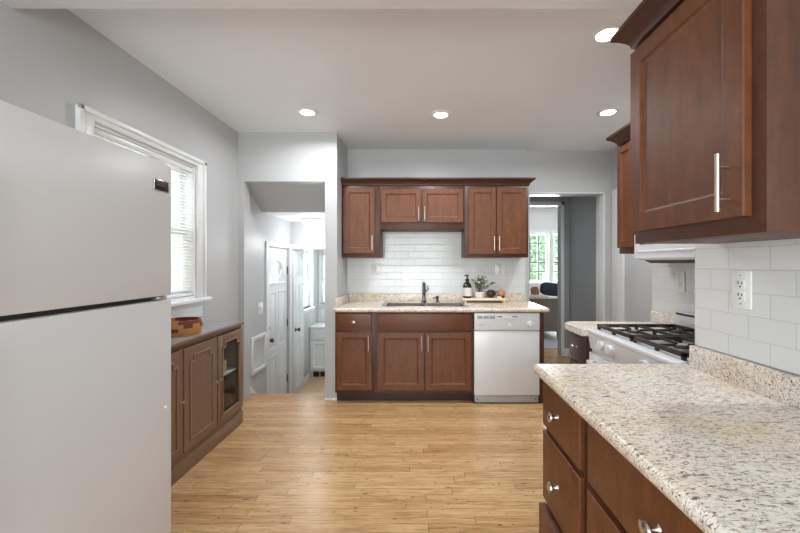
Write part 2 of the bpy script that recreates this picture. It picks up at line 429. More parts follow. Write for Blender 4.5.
# hall and living room
m = wall_grid((0.3, 2.30), (0, CZ), [(1.0, 2.02, -0.01, 2.146)], 5.13, 5.25, 'Y'); struct(m.build('wall_hall_end', 'wall_hall'))
m = MB(); m.box(2.140, 2.152, 4.21, 5.13, 0, CZ); struct(m.build('wall_hall_right', 'wall_hall'))
m = MB(); m.box(0.3, 0.42, 4.21, 5.13, 0, CZ); struct(m.build('wall_hall_left', 'wall_hall'))
m = wall_grid((0.0, 5.2), (0, CZ), [(1.95, 2.97, 0.88, 2.02), (3.06, 4.0, 0.88, 2.02)], 8.25, 8.40, 'Y'); struct(m.build('wall_living_end', 'wall_white'))
m = MB(); m.box(5.05, 5.2, 2.4, 8.25, 0, CZ); m.box(0.0, 0.12, 5.25, 8.25, 0, CZ); struct(m.build('wall_living_sides', 'wall_white'))

# baseboards and trims
def baseboard(name, boxes):
    m = MB()
    for (x0, x1, y0, y1, z0) in boxes: m.box(x0, x1, y0, y1, z0, z0+0.11, 0.004)
    struct(m.build(name, 'trim'))
m = MB(); m.box(-0.912, -0.79, 3.466, 3.48, 0, 0.022, 0.004); struct(m.build('baseboard_partition', 'trim'))
baseboard('baseboard_hall', [(2.06, 2.14, 5.116, 5.13, 0), (2.126, 2.140, 4.215, 5.116, 0)])
baseboard('baseboard_living', [(0.12, 5.05, 8.236, 8.25, 0)])
m = MB(); m.box(LX, LX+0.012, 5.40, 5.72, LZ, LZ+0.10, 0.003); struct(m.build('baseboard_bathroom', 'trim'))
m = MB(); m.box(2.070, 2.083, 4.036, 4.214, 0, 2.104, 0.002); m.box(1.24, 2.083, 4.036, 4.214, 2.104, 2.117, 0.002); struct(m.build('trim_hall_opening', 'trim'))
m = MB(); m.box(2.02, 2.065, 5.112, 5.13, 0, 2.20, 0.004); m.box(1.0, 2.065, 5.112, 5.13, 2.146, 2.20, 0.004); m.box(0.95, 1.0, 5.112, 5.13, 0, 2.20, 0.004)
struct(m.build('trim_living_opening', 'trim'))
m = MB(); m.box(-1.745, -0.97, 4.905, 4.92, 1.515, 1.58, 0.004); m.box(-1.02, -0.96, 4.905, 4.92, LZ, 1.515, 0.004)
struct(m.build('trim_bathroom_doorway', 'trim'))

# tile backsplashes belong to the walls
m = MB(); m.box(WX-0.008, WX, -1.2, 1.445, 0.995, 1.42); struct(m.build('wall_tile_right', 'tile_near'))
m = MB(); m.box(1.662, 1.67, 1.445, 2.565, 0.905, 1.5); struct(m.build('wall_tile_range', 'tile_range'))
m = MB(); m.box(-0.793, 1.178, 3.982, 3.99, 0.905, 1.75); struct(m.build('wall_tile_sink', 'tile_back'))

# ---- window over the sideboard
w = thing('window_1', 'white double-hung window on the left wall behind the refrigerator', 'window', (LX, 2.37, 0), 90, kind='structure')
# local: +x = along +Y of the room, -y = into the room (+X)
m = MB(); m.box(-0.54, -0.45, -0.022, 0.0, 1.05, 2.13, 0.004); m.box(0.45, 0.54, -0.022, 0.0, 1.05, 2.13, 0.004); m.box(-0.45, 0.45, -0.022, 0.0, 2.08, 2.13, 0.004)
m.box(-0.545, -0.515, -0.032, -0.02, 1.05, 2.138, 0.004); m.box(0.515, 0.545, -0.032, -0.02, 1.05, 2.138, 0.004); m.box(-0.545, 0.545, -0.032, -0.02, 2.108, 2.138, 0.004)
m.build('casing', 'trim', w)
m = MB(); m.box(-0.57, 0.57, -0.062, 0.10, 1.022, 1.05, 0.006); m.build('sill', 'trim', w)
m = MB(); m.box(-0.52, 0.52, -0.016, 0.0, 0.90, 1.022, 0.003); m.box(-0.52, 0.52, -0.022, 0.0, 0.985, 1.022, 0.004); m.build('apron', 'trim', w)
m = MB(); m.frame(-0.45, 0.45, 1.05, 2.08, 0.018, 0.0, 0.12, 0.0); m.build('jamb', 'trim', w)
m = MB(); m.frame(-0.432, 0.432, 1.54, 2.062, 0.045, 0.085, 0.115); s1 = m.build('sash', 'trim', w)
m = MB(); m.box(-0.39, 0.39, 0.097, 0.101, 1.58, 2.02); m.build('pane', 'glass', s1)
m = MB(); m.frame(-0.432, 0.432, 1.07, 1.585, 0.045, 0.055, 0.085); s1 = m.build('sash', 'trim', w)
m = MB(); m.box(-0.39, 0.39, 0.067, 0.071, 1.11, 1.545); m.build('pane', 'glass', s1)

b = thing('window_blind', 'white horizontal mini blind lowered in the left wall window', 'window blind', (LX+0.006, 2.37, 0), 90)
m = MB(); m.box(-0.43, 0.43, 0.012, 0.045, 2.025, 2.060, 0.004); m.build('head_rail', 'trim', b)
m = MB(); z = 2.012
while z > 1.105:
    a = R(42)
    m.box(-0.428, 0.428, -0.014, 0.014, -0.0006, 0.0006, mat=Matrix.Translation((0, 0.028, z)) @ Matrix.Rotation(a, 4, 'X')); z -= 0.024
m.build('slats', 'blind', b)
m = MB(); m.box(-0.428, 0.428, 0.014, 0.042, 1.075, 1.092, 0.004); m.build('bottom_rail', 'trim', b)
m = MB()
for x in (-0.30, 0.0, 0.30):
    m.cyl((x, 0.014, 1.08), (x, 0.014, 2.04), 0.0009, n=6); m.cyl((x, 0.042, 1.08), (x, 0.042, 2.04), 0.0009, n=6)
m.build('ladder_cord', 'blind', b)
m = MB(); m.cyl((-0.37, 0.004, 1.45), (-0.37, 0.004, 2.03), 0.004, n=8); m.build('wand', 'blind', b)

# ---- added rear window (unseen, behind the camera), an opening for the fill light
w = thing('added_window_2', 'added wide white framed window, unseen behind the camera', 'window', (0, -2.30, 0), kind='structure')
m = MB(); m.frame(-1.69, 0.89, 0.31, 2.39, 0.09, 0.0, 0.02); m.build('casing', 'trim', w)
m = MB(); m.frame(-1.6, 0.8, 0.4, 2.3, 0.05, -0.10, -0.06); m.box(-0.43, -0.37, -0.10, -0.06, 0.45, 2.25); m.build('sash', 'trim', w)
m = MB(); m.box(-1.55, 0.75, -0.082, -0.078, 0.45, 2.25); m.build('pane', 'glass', w)

# ---- living room windows with a lattice of lights
def lattice_window(name, x0, x1, cols, label, wl, wr):
    w = thing(name, label, 'window', (0, 8.25, 0), kind='structure')
    m = MB(); m.box(x0-wl, x0, -0.02, 0.0, 0.885, 2.09); m.box(x1, x1+wr, -0.02, 0.0, 0.885, 2.09); m.box(x0, x1, -0.02, 0.0, 2.02, 2.09); m.box(x0-wl, x1+wr, -0.02, 0.0, 0.80, 0.855); m.build('casing', 'trim', w)
    m = MB(); m.box(x0-wl, x1+wr, -0.06, 0.05, 0.855, 0.885, 0.004); m.build('sill', 'trim', w)
    m = MB(); m.frame(x0, x1, 0.885, 2.02, 0.04, 0.04, 0.08)
    sh = m.build('sash', 'trim', w); m = MB()
    for k in range(1, cols):
        x = x0+0.04+(x1-x0-0.08)*k/cols; m.box(x-0.012, x+0.012, 0.045, 0.075, 0.92, 1.99)
    for k in range(1, 5):
        z = 0.92+1.07*k/5; m.box(x0+0.03, x1-0.03, 0.046, 0.074, z-0.012, z+0.012)
    m.build('lattice_bars', 'lead', sh)
    m = MB(); m.box(x0+0.03, x1-0.03, 0.058, 0.062, 0.91, 2.0); m.build('pane', 'glass', w)
lattice_window('window_3', 1.95, 2.97, 5, 'lattice window left of the pair in the living room', 0.075, 0.044)
lattice_window('window_4', 3.06, 4.0, 5, 'lattice window right of the pair in the living room', 0.044, 0.075)

# ---- bathroom windows
w = thing('window_5', 'narrow bright window on the left wall of the bathroom', 'window', (LX, 5.65, 0), 90, kind='structure')
m = MB(); m.frame(-0.275, 0.275, 0.56, 1.59, 0.06, -0.016, 0.0); m.build('casing', 'trim', w)
m = MB(); m.box(-0.29, 0.29, -0.05, 0.08, 0.595, 0.62, 0.004); m.build('sill', 'trim', w)
m = MB(); m.frame(-0.215, 0.215, 1.06, 1.53, 0.035, 0.08, 0.11); m.frame(-0.215, 0.215, 0.62, 1.09, 0.035, 0.05, 0.08); m.build('sash', 'trim', w)
m = MB(); m.box(-0.19, 0.19, 0.093, 0.097, 1.08, 1.51); m.box(-0.19, 0.19, 0.063, 0.067, 0.64, 1.07); m.build('pane', 'glass', w)
w = thing('window_6', 'bright window on the end wall of the bathroom above the vanity', 'window', (0, 6.25, 0), kind='structure')
m = MB(); m.box(-1.746, -1.712, -0.016, 0.0, 0.62, 1.55, 0.003); m.box(-1.15, -1.09, -0.016, 0.0, 0.62, 1.55, 0.003); m.box(-1.712, -1.15, -0.016, 0.0, 1.49, 1.55, 0.003); m.box(-1.74, -1.09, -0.016, 0.0, 0.54, 0.595, 0.003); m.build('casing', 'trim', w)
m = MB(); m.box(-1.746, -1.075, -0.05, 0.08, 0.595, 0.62, 0.004); m.build('sill', 'trim', w)
m = MB(); m.frame(-1.712, -1.15, 1.03, 1.49, 0.03, 0.08, 0.11); m.frame(-1.712, -1.15, 0.62, 1.06, 0.03, 0.05, 0.08); m.box(-1.47, -1.45, 0.05, 0.11, 0.64, 1.47); m.build('sash', 'trim', w)
m = MB(); m.box(-1.69, -1.17, 0.093, 0.097, 1.05, 1.47); m.box(-1.69, -1.17, 0.063, 0.067, 0.64, 1.04); m.build('pane', 'glass', w)

# ---- doors of the stair landing
def raised(m, x0, x1, z0, z1, y=0.0):
    m.rings(x0, x1, z0, z1, [(0, y+0.001), (0.004, y-0.006), (0.014, y-0.006), (0.022, y+0.0005), (0.040, y+0.0005), (0.052, y-0.005)])
def door_knob(parent, x, z, y0, sgn, name='knob', mat='knob_dark'):
    m = MB(); m.lathe([(0, 0), (0.028, 0), (0.028, 0.005), (0.012, 0.008), (0.011, 0.03), (0.024, 0.038), (0.029, 0.052), (0.024, 0.064), (0, 0.068)], 20,
                      Matrix.Translation((x, y0, z)) @ Matrix.Rotation(R(90)*sgn, 4, 'X'))
    return m.build(name, mat, parent)
d = thing('door_1', 'white panelled entry door with a sunburst fan window on the stair landing', 'door', (LX, 4.51, LZ), 90, kind='structure')
H = 1.52-LZ; W = 0.335; FZ = 1.60; FR = 0.25
m = MB(); m.box(-W, W, 0.03, 0.072, 0.008, FZ)
arc = [(FR*math.cos(math.pi*k/24), FZ+FR*1.15*math.sin(math.pi*k/24)) for k in range(25)]
m.prism([(W, FZ), (W, H-0.012), (-W, H-0.012), (-W, FZ)]+[(p[0], p[1]) for p in arc[::-1]], 0.03, 0.072, 'Y')
for (a0, a1) in ((0.10, 0.72), (0.80, 1.50)):
    for sx in (-1, 1): raised(m, *(sorted((sx*0.035, sx*0.275))), a0, a1, 0.03)
m.build('door_leaf', 'door_white', d)
m = MB()
m.tube([(FR*math.cos(math.pi*k/24), 0.03, FZ+FR*1.15*math.sin(math.pi*k/24)) for k in range(25)], 0.012, 8); m.box(-FR-0.01, FR+0.01, 0.018, 0.045, FZ-0.014, FZ+0.012, 0.003)
m.tube([(0.09*math.cos(math.pi*k/12), 0.04, FZ+0.09*math.sin(math.pi*k/12)) for k in range(13)], 0.007, 6)
for k in range(1, 5):
    a = math.pi*k/5; m.cyl((0.09*math.cos(a), 0.04, FZ+0.09*math.sin(a)), (FR*math.cos(a), 0.04, FZ+FR*1.15*math.sin(a)), 0.007, n=6)
f = m.build('fan_window', 'trim', d)
m = MB(); m.prism([(p[0], p[1]) for p in arc], 0.048, 0.052, 'Y'); m.build('pane', 'glass', f)
door_knob(d, -0.27, 0.94, 0.03, 1)
m = MB(); m.lathe([(0, 0), (0.026, 0), (0.026, 0.012), (0.02, 0.018), (0, 0.018)], 16, Matrix.Translation((-0.27, 0.03, 1.08)) @ Matrix.Rotation(R(90), 4, 'X')); m.build('deadbolt', 'knob_dark', d)
for z in (0.3, 1.05, 1.75):
    m = MB(); m.cyl((W+0.008, 0.026, z-0.05), (W+0.008, 0.026, z+0.05), 0.008, n=10); m.build('hinge', 'knob_dark', d)
m = MB(); m.box(-0.41, -W-0.004, -0.018, 0.0, 0, H+0.06, 0.004); m.box(W+0.015, 0.40, -0.018, 0.0, 0, H+0.06, 0.004); m.box(-W, W+0.015, -0.018, 0.0, H, H+0.06, 0.004)
m.box(-W-0.015, -W-0.003, 0, 0.12, 0, H); m.box(W+0.003, W+0.015, 0.04, 0.12, 0, H); m.build('casing', 'trim', d)

d = thing('door_2', 'white six panel interior door standing open against the bathroom wall', 'door', (-1.712, 4.97, LZ), 90, kind='structure')
m = MB(); m.box(-0.04, 0.40, 0.0, 0.035, 0.012, H-0.02, 0.002)
for (a0, a1) in ((0.12, 0.80), (0.92, 1.56), (1.66, 1.94)):
    for (b0, b1) in ((0.015, 0.165), (0.195, 0.345)): raised(m, b0, b1, a0, a1, 0.0)
m.build('door_leaf', 'door_white', d)
door_knob(d, 0.02, 0.93, 0.0, 1); door_knob(d, 0.02, 0.93, 0.035, -1)
# ---- side door by the hall opening, in the right wall of the kitchen
d = thing('door_3', 'pale closed door with white casing in the right wall beside the hall opening', 'door', (2.152, 3.42, 0), -90, kind='structure')
m = MB(); m.box(-0.335, 0.335, -0.006, 0.0, 0.01, 2.03, 0.002); m.build('door_leaf', 'door_grey', d)
m = MB(); m.box(-0.555, -0.34, -0.024, 0.0, 0, 2.13, 0.004); m.box(0.34, 0.44, -0.024, 0.0, 0, 2.13, 0.004); m.box(-0.34, 0.34, -0.024, 0.0, 2.04, 2.13, 0.004); m.build('casing', 'trim', d)
door_knob(d, 0.27, 0.95, -0.006, 1, mat='chrome')

# ================================================================ CABINET PARTS (fronts face local -y)
def shaker(parent, name, x0, x1, z0, z1, y, t=0.02, frame=0.055, mat='cherry', rec=0.009):
    m = MB()
    m.rings(x0, x1, z0, z1, [(0, y+t), (0, y+0.003), (0.003, y), (frame, y), (frame+0.004, y+0.004), (frame+0.013, y+rec), (frame+0.016, y+rec)], back=True)
    return m.build(name, mat, parent)
def slab(parent, name, x0, x1, z0, z1, y, t=0.02, mat='cherry_x', lip=0.005):
    m = MB(); m.rings(x0, x1, z0, z1, [(0, y+t), (0, y+lip), (0.002, y+0.002), (lip+0.002, y)], back=True)
    return m.build(name, mat, parent)
def bar_handle(parent, x, z, y, L=0.145, horiz=False):
    m = MB(); m.cyl((x, y-0.032, z-L/2), (x, y-0.032, z+L/2), 0.006, n=14)
    for s in (-1, 1): m.cyl((x, y, z+s*L*0.28), (x, y-0.032, z+s*L*0.28), 0.0048, n=10)
    return m.build('handle', 'nickel', parent)
KP = [(0, 0), (0.009, 0), (0.006, 0.004), (0.0055, 0.016), (0.012, 0.020), (0.0165, 0.025), (0.0155, 0.030), (0.008, 0.033), (0, 0.034)]
def knob(parent, x, z, y, mat='nickel', k=1.0):
    m = MB(); m.lathe([(r*k, h*k) for r, h in KP], 20, Matrix.Translation((x, y, z)) @ Matrix.Rotation(R(90), 4, 'X'))
    return m.build('knob', mat, parent)
def crown(m, x0, x1, yf, z0, z1, p, left=True, right=True, yb=0.0):
    """crown moulding around a cabinet top: front at yf (towards -y), returns on the ends back to yb"""
    prof = [(0, z0), (0.010, z0+0.004), (0.012, z0+0.016), (0.022, z0+0.030), (0.040, z0+0.046), (p-0.004, z0+0.056), (p, z0+0.060), (p, z1), (0, z1)]
    b = m.bm; rows = []
    for (o, z) in prof:
        xl = x0-(o if left else 0); xr = x1+(o if right else 0)
        rows.append([b.verts.new(c) for c in ((xl, yb, z), (xl, yf-o, z), (xr, yf-o, z), (xr, yb, z))])
    for a, c in zip(rows, rows[1:]):
        for k in range(3): b.faces.new((a[k], a[k+1], c[k+1], c[k]))
    b.faces.new(rows[-1]); b.faces.new(rows[0][::-1])
    bmesh.ops.recalc_face_normals(b, faces=b.faces)
    return m

# ---- run under the sink window wall (fronts face the camera: no rotation)
BZ = 0.865; TOP = 0.905
FY = 3.40                                  # face frame plane
def base_body(parent, x0, x1, depth=0.58, mat='cherry_body_shaded', toe=True, h=BZ):
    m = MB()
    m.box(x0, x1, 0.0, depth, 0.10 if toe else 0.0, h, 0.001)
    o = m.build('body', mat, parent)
    if toe:
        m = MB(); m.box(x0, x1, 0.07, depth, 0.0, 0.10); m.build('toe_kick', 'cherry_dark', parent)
    return o
c = thing('base_cabinet', 'narrow cherry base cabinet with one drawer over one door, left of the sink', 'cabinet', (0, FY, 0))
base_body(c, -0.792, -0.415)
dd = slab(c, 'drawer', -0.777, -0.444, 0.69, 0.851, -0.02); knob(dd, -0.611, 0.772, -0.02)
dd = shaker(c, 'door', -0.777, -0.444, 0.128, 0.671, -0.02, frame=0.05); bar_handle(dd, -0.470, 0.575, -0.02)
c = thing('base_cabinet', 'wide cherry sink base cabinet with two doors and a false drawer front', 'cabinet', (0, FY, 0))
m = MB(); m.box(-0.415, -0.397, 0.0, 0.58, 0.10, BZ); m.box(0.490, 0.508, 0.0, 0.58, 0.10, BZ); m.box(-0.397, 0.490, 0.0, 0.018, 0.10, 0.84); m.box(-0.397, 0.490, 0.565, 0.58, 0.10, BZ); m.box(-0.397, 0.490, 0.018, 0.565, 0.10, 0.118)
m.box(-0.397, 0.490, 0.0, 0.018, 0.84, BZ); m.build('body', 'cherry_body_shaded', c)
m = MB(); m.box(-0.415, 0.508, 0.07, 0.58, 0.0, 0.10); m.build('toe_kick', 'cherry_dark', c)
slab(c, 'false_drawer', -0.388, 0.492, 0.69, 0.851, -0.02)
dd = shaker(c, 'door', -0.388, 0.047, 0.128, 0.671, -0.02); bar_handle(dd, 0.025, 0.575, -0.02)
dd = shaker(c, 'door', 0.062, 0.492, 0.128, 0.671, -0.02); bar_handle(dd, 0.086, 0.575, -0.02)
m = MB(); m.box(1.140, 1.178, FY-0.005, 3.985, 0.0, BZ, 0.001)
tag(m.build('end_panel', 'cherry_body_shaded'), 'dark cherry end panel closing the run right of the dishwasher', 'cabinet panel')

# dishwasher
d = thing('dishwasher', 'white built-in dishwasher between the sink cabinet and the end panel', 'dishwasher', (0, FY, 0))
m = MB(); m.box(0.512, 1.136, 0.0, 0.56, 0.0, 0.862); m.build('tub', 'gasket', d)
m = MB(); m.box(0.518, 1.130, -0.028, 0.0, 0.085, 0.688, 0.006); m.build('door', 'appliance_smooth', d)
cp = MB(); cp.box(0.518, 1.130, -0.034, 0.0, 0.692, 0.858, 0.008); cp = cp.build('control_panel', 'appliance_smooth', d)
m = MB(); m.box(0.525, 1.123, -0.012, 0.0, 0.012, 0.080, 0.003); kk = m.build('kick_plate', 'appliance_grey', d)
for x in (0.55, 1.09):
    m = MB(); m.cyl((x, -0.016, 0.045), (x, -0.012, 0.045), 0.006, n=10); m.build('screw', 'black', kk)
for x0 in (0.543, 0.601, 0.659):
    m = MB(); m.box(x0, x0+0.050, -0.0365, -0.033, 0.803, 0.833, 0.001); m.build('button', 'appliance_grey', cp)
m = MB(); m.box(0.724, 0.930, -0.0365, -0.033, 0.803, 0.835, 0.001); m.build('display_strip', 'plate', cp)
for x0, x1 in ((0.730, 0.748), (0.752, 0.776), (0.872, 0.888), (0.892, 0.920)):
    m = MB(); m.box(x0, x1, -0.0375, -0.036, 0.818, 0.828); m.build('button', 'gasket', cp)
m = MB(); m.lathe([(0, 0), (0.034, 0), (0.034, 0.003), (0.027, 0.005), (0.024, 0.022), (0, 0.022)], 28, Matrix.Translation((1.042, -0.034, 0.757)) @ Matrix.Rotation(R(90), 4, 'X'))
m.box(-0.004, 0.004, -0.060, -0.052, -0.024, 0.024, 0.001, mat=Matrix.Translation((1.042, 0, 0.757)) @ Matrix.Rotation(R(20), 4, 'Y'))
m.build('timer_knob', 'appliance_smooth', cp)
m = MB(); m.lathe([(0, 0), (0.017, 0), (0.015, 0.006), (0, 0.007)], 20, Matrix.Translation((0.846, -0.034, 0.745)) @ Matrix.Rotation(R(90), 4, 'X')); m.build('start_button', 'plate', cp)
m = MB(); m.box(0.556, 0.606, -0.0352, -0.0335, 0.744, 0.749); m.build('nameplate', 'appliance_grey', cp)

# worktop with sink cut out
t = thing('countertop', 'speckled tan granite countertop along the back wall around the sink', 'countertop', (0, 0, 0))
SX0, SX1, SY0, SY1 = -0.335, 0.455, 3.465, 3.795
m = MB()
for (x0, x1, y0, y1) in ((-0.792, 1.20, 3.36, SY0), (-0.792, SX0, SY0, SY1), (SX1, 1.20, SY0, SY1), (-0.792, 1.20, SY1, 3.981)):
    m.box(x0, x1, y0, y1, BZ, TOP)
m.cyl((-0.792, 3.36, BZ+0.02), (1.20, 3.36, BZ+0.02), 0.02, n=16); m.cyl((1.20, 3.36, BZ+0.02), (1.20, 3.981, BZ+0.02), 0.02, n=16)
m.build('slab', 'granite', t)
t = thing('granite_backsplash', 'low granite backsplash strip along the tile behind the sink', 'backsplash', (0, 0, TOP))
m = MB(); m.box(-0.772, 1.178, 3.960, 3.981, 0, 0.085, 0.003); m.build('back_strip', 'granite', t)
m = MB(); m.box(-0.792, -0.772, 3.40, 3.981, 0, 0.085, 0.003); m.build('side_strip', 'granite', t)

# sink
s = thing('kitchen_sink', 'stainless double bowl sink set into the tan granite below the faucet', 'sink', (0, 0, 0))
m = MB()
RX0, RX1, RY0, RY1 = -0.365, 0.478, 3.430, 3.838; z = TOP+0.004
bowls = ((SX0+0.012, 0.045), (0.075, SX1-0.012)); by0, by1 = 3.478, 3.770
m.box(RX0, bowls[0][0], RY0, RY1, TOP, z, 0.001); m.box(bowls[1][1], RX1, RY0, RY1, TOP, z, 0.001)
m.box(bowls[0][0], bowls[1][1], RY0, by0, TOP, z, 0.001); m.box(bowls[0][0], bowls[1][1], by1, RY1, TOP, z, 0.001); m.box(0.045, 0.075, by0, by1, TOP-0.002, z, 0.001)
m.build('rim', 'steel', s)
for x0, x1 in bowls:
    m = MB(); b = m.bm
    prof = [(0, TOP+0.002), (0.008, TOP-0.01), (0.018, TOP-0.14), (0.04, TOP-0.165)]
    rr = []
    for i, zz in prof: rr.append([b.verts.new(q) for q in ((x0+i, by0+i, zz), (x1-i, by0+i, zz), (x1-i, by1-i, zz), (x0+i, by1-i, zz))])
    for a, c2 in zip(rr, rr[1:]):
        for k in range(4): b.faces.new((a[k], a[(k+1) % 4], c2[(k+1) % 4], c2[k]))
    b.faces.new(rr[-1])
    bo = m.build('bowl', 'bowl_steel_shaded', s)
    m = MB(); cx = (x0+x1)/2; cy = (by0+by1)/2; m.lathe([(0, 0), (0.04, 0), (0.042, 0.003), (0.02, 0.003), (0, 0.002)], 20, Matrix.Translation((cx, cy, TOP-0.165))); m.build('drain', 'chrome', bo)
f = thing('kitchen_faucet', 'dark metal pull-down faucet standing behind the sink', 'faucet', (0.052, 3.812, TOP+0.004))
m = MB(); m.lathe([(0, 0), (0.032, 0), (0.032, 0.006), (0.024, 0.012), (0.019, 0.03), (0.0175, 0.10), (0.021, 0.11), (0.0175, 0.12), (0.016, 0.15)], 24)
m.tube([(0, 0, 0.14), (0, -0.002, 0.172), (0, -0.018, 0.194), (0, -0.042, 0.203), (0, -0.068, 0.195), (0, -0.082, 0.174)], [0.016, 0.016, 0.016, 0.016, 0.017, 0.018], 16)
m.build('spout', 'bronze', f)
m = MB(); m.cyl((0, -0.082, 0.178), (0, -0.098, 0.105), 0.0175, 0.021, 18); m.build('spray_head', 'bronze', f)
m = MB(); m.cyl((0.012, 0, 0.115), (0.034, 0, 0.12), 0.012, n=14); m.tube([(0.030, 0, 0.12), (0.045, 0, 0.135), (0.040, 0.004, 0.175)], [0.008, 0.007, 0.005], 10); m.build('lever', 'bronze', f)
f = thing('side_sprayer', 'small bronze side sprayer right of the faucet at the back of the sink', 'sprayer', (0.195, 3.812, TOP+0.004))
m = MB(); m.lathe([(0, 0), (0.024, 0), (0.024, 0.004), (0.016, 0.010), (0.014, 0.02)], 18); m.build('base', 'bronze', f)
m = MB(); m.lathe([(0, 0.018), (0.012, 0.018), (0.014, 0.03), (0.013, 0.045), (0.018, 0.058), (0.016, 0.068), (0, 0.07)], 18); m.box(-0.050, -0.008, -0.006, 0.006, 0.040, 0.052, 0.004); m.build('spray_head', 'bronze', f)

# ---- upper cabinets over the sink
UY = 3.69
def upper(label, x0, x1, z0, z1, doors, hy, frame=0.052, hz=None):
    c = thing('upper_cabinet', label, 'cabinet', (0, UY, 0))
    m = MB(); m.box(x0, x1, 0.0, 0.29, z0, z1, 0.001); m.build('body', 'cherry_body_shaded', c)
    for a, b_, hx in doors:
        dd = shaker(c, 'door', a, b_, hy[0], hy[1], -0.02, frame=frame); bar_handle(dd, hx, hy[0]+(hz or 0.105), -0.02)
    return c
upper('tall narrow cherry wall cabinet with one door, left of the faucet', -0.792, -0.398, 1.382, 2.115, [(-0.772, -0.452, -0.474)], (1.425, 2.095), 0.050)
upper('short cherry wall cabinet with two doors directly above the sink', -0.398, 0.468, 1.668, 2.115, [(-0.386, 0.022, -0.004), (0.032, 0.452, 0.058)], (1.738, 2.082), 0.050, 0.090)
upper('tall cherry wall cabinet with two doors above the plant tray', 0.468, 1.120, 1.382, 2.115, [(0.506, 0.784, 0.764), (0.794, 1.094, 0.815)], (1.418, 2.095), 0.050)
m = MB(); crown(m, -0.792, 1.120, UY, 2.115, 2.188, 0.060, left=False, right=True, yb=3.985); tag(m.build('crown_molding', 'cherry_crown_shaded'), 'long cherry crown molding capping the three wall cabinets over the sink', 'molding')

# ================================================================ RIGHT SIDE (fronts face -X: rotate -90, local x runs towards the camera)
def right(name, label, cat, x, y0, group=None): return thing(name, label, cat, (x, y0, 0), -90, group)
# base cabinets under the near worktop
FX = 0.52
c = right('base_cabinet', 'cherry base cabinet with a stack of three drawers at the near counter end', 'cabinet', FX, 1.468)
base_body(c, 0.0, 0.365, 0.583)
dd = slab(c, 'drawer', 0.008, 0.340, 0.672, 0.850, -0.02, mat='cherry', lip=0.006); knob(dd, 0.172, 0.766, -0.02, 'chrome', 1.1)
dd = slab(c, 'drawer', 0.008, 0.340, 0.378, 0.648, -0.02, mat='cherry', lip=0.006); knob(dd, 0.172, 0.513, -0.02, 'chrome', 1.1)
dd = slab(c, 'drawer', 0.008, 0.340, 0.118, 0.352, -0.036, t=0.03, mat='cherry', lip=0.006); knob(dd, 0.172, 0.24, -0.036, 'chrome', 1.1)
c = right('base_cabinet', 'cherry base cabinet with a wide drawer over doors nearest the camera', 'cabinet', FX, 1.103)
base_body(c, 0.0, 0.72, 0.583)
dd = slab(c, 'drawer', 0.030, 0.690, 0.672, 0.850, -0.02, mat='cherry', lip=0.006); knob(dd, 0.352, 0.766, -0.02, 'chrome', 1.1)
dd = shaker(c, 'door', 0.030, 0.356, 0.118, 0.648, -0.02); bar_handle(dd, 0.325, 0.55, -0.02)
dd = shaker(c, 'door', 0.366, 0.690, 0.118, 0.648, -0.02); bar_handle(dd, 0.396, 0.55, -0.02)
c = right('base_cabinet', 'cherry base cabinet with two doors beside the camera', 'cabinet', FX, 0.383)
base_body(c, 0.0, 0.80, 0.583)
dd = slab(c, 'drawer', 0.030, 0.770, 0.672, 0.850, -0.02, mat='cherry', lip=0.006); knob(dd, 0.40, 0.766, -0.02, 'chrome', 1.1)
dd = shaker(c, 'door', 0.030, 0.396, 0.118, 0.648, -0.02); bar_handle(dd, 0.365, 0.55, -0.02)
dd = shaker(c, 'door', 0.406, 0.770, 0.118, 0.648, -0.02); bar_handle(dd, 0.436, 0.55, -0.02)
t = thing('countertop', 'large speckled cream granite countertop in the right foreground', 'countertop', (0, 0, 0))
m = MB(); m.box(0.485, 1.106, -0.43, 1.488, BZ, TOP, 0.0)
m.cyl((0.490, -0.43, BZ+0.02), (0.490, 1.483, BZ+0.02), 0.02, n=18); m.cyl((0.490, 1.483, BZ+0.02), (1.055, 1.483, BZ+0.02), 0.02, n=18)
m.lathe([(0, -0.02), (0.0001, -0.02)]+[(0.02*math.cos(R(a)), 0.02*math.sin(R(a))) for a in range(-80, 90, 16)]+[(0, 0.02)], 18, Matrix.Translation((0.490, 1.483, BZ+0.02)))
m.build('slab', 'granite', t)
m = MB(); m.box(1.082, 1.106, -0.43, 1.443, TOP, 0.993, 0.003); m.build('backsplash', 'granite', t)

# near wall cabinet
c = right('upper_cabinet', 'large cherry wall cabinet with a bar handle in the right foreground', 'cabinet', 0.80, 1.333)
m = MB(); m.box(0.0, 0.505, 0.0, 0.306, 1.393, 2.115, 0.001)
m.build('body', 'cherry_body_shaded', c)
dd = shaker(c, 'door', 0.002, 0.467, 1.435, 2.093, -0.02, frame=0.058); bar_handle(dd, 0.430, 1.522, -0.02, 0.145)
m = MB(); crown(m, 0.0, 0.505, 0.0, 2.115, 2.19, 0.060, True, True, 0.306); m.build('crown', 'cherry_crown_shaded', c)
